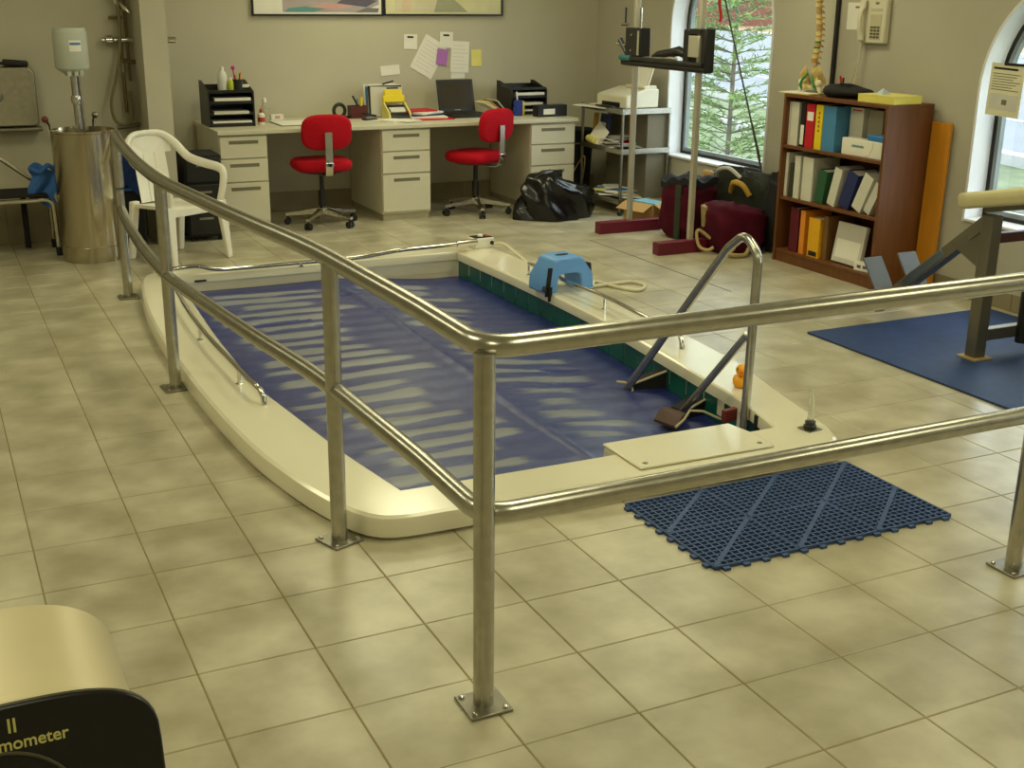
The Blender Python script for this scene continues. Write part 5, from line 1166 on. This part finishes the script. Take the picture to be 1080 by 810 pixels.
# chrome bench frame at the wall
t = thing('chrome_bench', 'chrome tubular bench with a thin black seat against the tiled wall', 'bench', (.0, 3.98, 0))
MB().box(-.9, .56, -.16, .18, .405, .425).build('seat_board', M_blackm, t, bevel=.004)
MB().tube([(-.9, -.17, .385), (.50, -.17, .385)], .016, 10).build('front_rail', M_chrome, t)
for y in (-.15, .16): MB().tube(fillet([V(.44, y, .385), V(.59, y, .385), V(.60, y, .02)], .06, 6), .016, 10).build('leg', M_chrome, t); MB().lathe([(.022, 0.001), (.024, .05), (.018, .06)], (.60, y, 0), 10).build('rubber_foot', M_blackm, t); MB().cyl((-.8, y, .02), (-.8, y, .4), .016, n=10).build('leg', M_chrome, t)
MB().tube(fillet([V(-.9, .0, .68), V(.26, .0, .68), V(.56, -.0, .44)], .05, 6), .014, 10).build('slanted_rail', M_steel, t); MB().cyl((-.8, 0, .42), (-.8, 0, .68), .014, n=10).build('rail_stay', M_steel, t)
MB().cyl((.42, .1, .02), (.42, .1, .40), .02, n=10).build('rear_stay', M_blackm, t)
# steel wall unit
t = thing('wall_basin_unit', 'rounded stainless wall unit with a black clip on its top edge', 'wall unit', (.21, WLY-.001, .97))
MB().prism([(x, z) for x, z in [(-.5, -.14), (.36, -.14), (.385, -.12), (.385, .21), (.365, .25), (.33, .265), (-.5, .25)]], -.10, 0, axis='y').build('panel', M_steel, t, bevel=.01)
MB().box(-.5, .40, -.13, .0, -.17, -.145).build('lower_ledge', M_steeld, t, bevel=.006); MB().cbox((.27, -.07, .285), (.16, .09, .04), (0, .08, 0)).build('black_clip', M_black, t, bevel=.01); MB().tube([(.10, -.10, .285), (.20, -.10, .285)], .01, 8).build('clip_pin', M_black, t)
q = MB().lathe([(.045, 0), (.05, .008), (.05, .014), (.02, .02), (.018, .04), (0, .042)], (0, 0, 0), 20, Matrix.Translation((.12, -.10, .07)) @ Matrix.Rotation(PI/2, 4, 'X')); q.build('round_valve', M_steeld, t)
MB().lathe([(.08, .02), (.09, .03), (.09, .36), (.07, .38), (0, .385)], (-.03, -.12, 0), 24).build('side_canister', M_steeld, t)
# plumbing on the alcove wall beside the pillar
px0 = WY(127, 40, WLY-.06).x; zt_ = WY(127, 42, WLY-.06).z
t = thing('water_pipes', 'brass and chrome water pipes with valves on the wall left of the pillar', 'plumbing', (px0, WLY-.06, 0))
M_brass = mat('dull_brass', (122, 108, 78), .35, .9)
MB().cyl((.0, 0, .90), (0, 0, 2.0), .012, n=10).build('riser_pipe', M_brass, t); MB().cyl((.045, .01, 1.12), (.045, .01, 2.0), .010, n=10).build('riser_pipe', M_brass, t)
v_ = MB(); v_.cyl((-.13, 0, zt_), (.10, 0, zt_), .020, n=12); v_.build('valve_body', M_chrome, t); MB().lathe([(.02, 0), (.034, .01), (.034, .05), (.026, .06)], (0, 0, 0), 12, Matrix.Translation((-.05, 0, zt_)) @ Matrix.Rotation(-PI/2, 4, 'Y')).build('valve_handle', M_chrome, t)
MB().cyl((.0, 0, zt_-.14), (.115, 0, zt_-.155), .013, n=10).build('lower_tap', M_brass, t); MB().lathe([(.02, 0), (.02, .06)], (0, 0, zt_-.22), 12).build('tap_stem', M_steeld, t)
MB().box(.10, .125, -.04, .04, zt_-.22, zt_-.08).build('wall_plate', M_cream, t, bevel=.003)
MB().tube(smooth_path([(0, -.02, zt_+.3), (-.01, -.04, zt_+.0), (-.06, -.06, zt_-.25), (-.11, -.07, zt_-.42), (-.09, -.06, zt_-.55), (-.02, -.05, zt_-.58), (.03, -.04, zt_-.53), (.03, -.03, zt_-.35)], 7), .011, 8).build('loop_hose', mat('khaki_hose', (128, 120, 86), .6), t)
MB().cyl((-.08, -.05, zt_-.60), (.08, -.02, zt_-.585), .016, n=10).build('hose_tail', M_steeld, t)
q = MB(); q.tube([(-.05, 0, zt_+.33), (0, 0, zt_+.25), (.08, -.02, zt_+.18)], [.03, .024, .012], 10); q.build('mixer_head', M_chrome, t); MB().cyl((-.07, 0, zt_+.15), (.02, 0, zt_+.15), .012, n=8).build('side_tap', M_brass, t)
zp = WY(182, 42, 4.2).z
t = thing('wall_tap', 'short chrome tap sticking out of the pillar side above the chair', 'tap', (1.4505, 4.2, zp)); MB().cyl((0, 0, 0), (.10, -.02, 0), .022, n=12).build('spout', M_chrome, t); MB().lathe([(.028, 0), (.028, .008), (.02, .012)], (0, 0, 0), 14, Matrix.Rotation(PI/2, 4, 'Y')).build('escutcheon', M_chrome, t); MB().cyl((.03, 0, .0), (.03, 0, -.035), .012, n=8).build('tap_lever', M_brass, t)
# ================================================================== FOREGROUND MACHINE
M_mach = mat('beige_machine_enamel', (206, 194, 156), .36, .12, var=.02)
mx0, my0 = -.155, -3.612
t = thing('dynamometer', 'beige barrel-shaped test machine with a black lettered front panel', 'test machine', (mx0, my0, 0))
def roundtop(w_, h0, h1, H, pw, n=28):
    P = [(-w_, h0), (w_, h0)]
    for k in range(n+1):
        x = w_*math.cos(PI*k/n); P.append((x, h1-H+H*max(0, 1-abs(x/w_)**pw)**(1/pw)))
    return P
MB().prism(roundtop(.140, .60, 1.0, .10, 2.5), .012, .245, axis='y').build('barrel_body', M_mach, t, 50, bevel=.004)
MB().prism(roundtop(.1475, .60, 1.003, .10, 2.5), .012, .028, axis='y').build('casing_lip', M_mach, t, 50, bevel=.003)
tilt = math.radians(-16); T = Matrix.Translation((0, .004, 1.0)) @ Matrix.Rotation(tilt, 4, 'X')
fp = MB().prism(roundtop(.153, -.36, .006, .075, 3.2), -.012, .004, M=T, axis='y').build('front_panel', mat('gloss_black_panel', (12, 11, 12), .3, var=.05), t, 40, bevel=.003)
M_let = mat('pale_lettering', (176, 168, 96), .6)
TL = T @ Matrix.Translation((0, -.0128, 0)) @ Matrix.Rotation(PI/2, 4, 'X')
def on_panel(x, y):
    W = Matrix.Translation((mx0, my0, 0)) @ TL; o_ = W.inverted() @ Vector(CAM); d_ = W.inverted().to_3x3() @ Vector(_ray(x, y)); k = -o_.z/d_.z; return o_+d_*k
r1 = on_panel(73, 773); r2 = on_panel(20, 769)
o = text_part('Dynamometer', .0188, M_let, fp, TL); wd_ = max(v.co.x for v in o.data.vertices); bpy.data.objects.remove(o)
text_part('Dynamometer', .0188, M_let, fp, TL @ Matrix.Translation((r1.x-wd_, r1.y-.004, 0)))
text_part('II', .0215, M_let, fp, TL @ Matrix.Translation((r2.x-.012, r2.y-.002, 0)))
rc = on_panel(5, 880); rr_ = (on_panel(5, 795)-rc).length
MB().tube([TL @ V(rc.x+rr_*math.cos(a), rc.y+rr_*math.sin(a), 0) for a in [2*PI*k/48 for k in range(48)]], .002, 6, closed=True).build('dial_ring', mat('dark_ring', (66, 62, 44), .5), fp)
MB().lathe([(.22, 0.001), (.22, .03), (.06, .06), (.05, .10), (.05, .60)], (0, .13, 0), 24).build('pedestal', M_steeld, t)
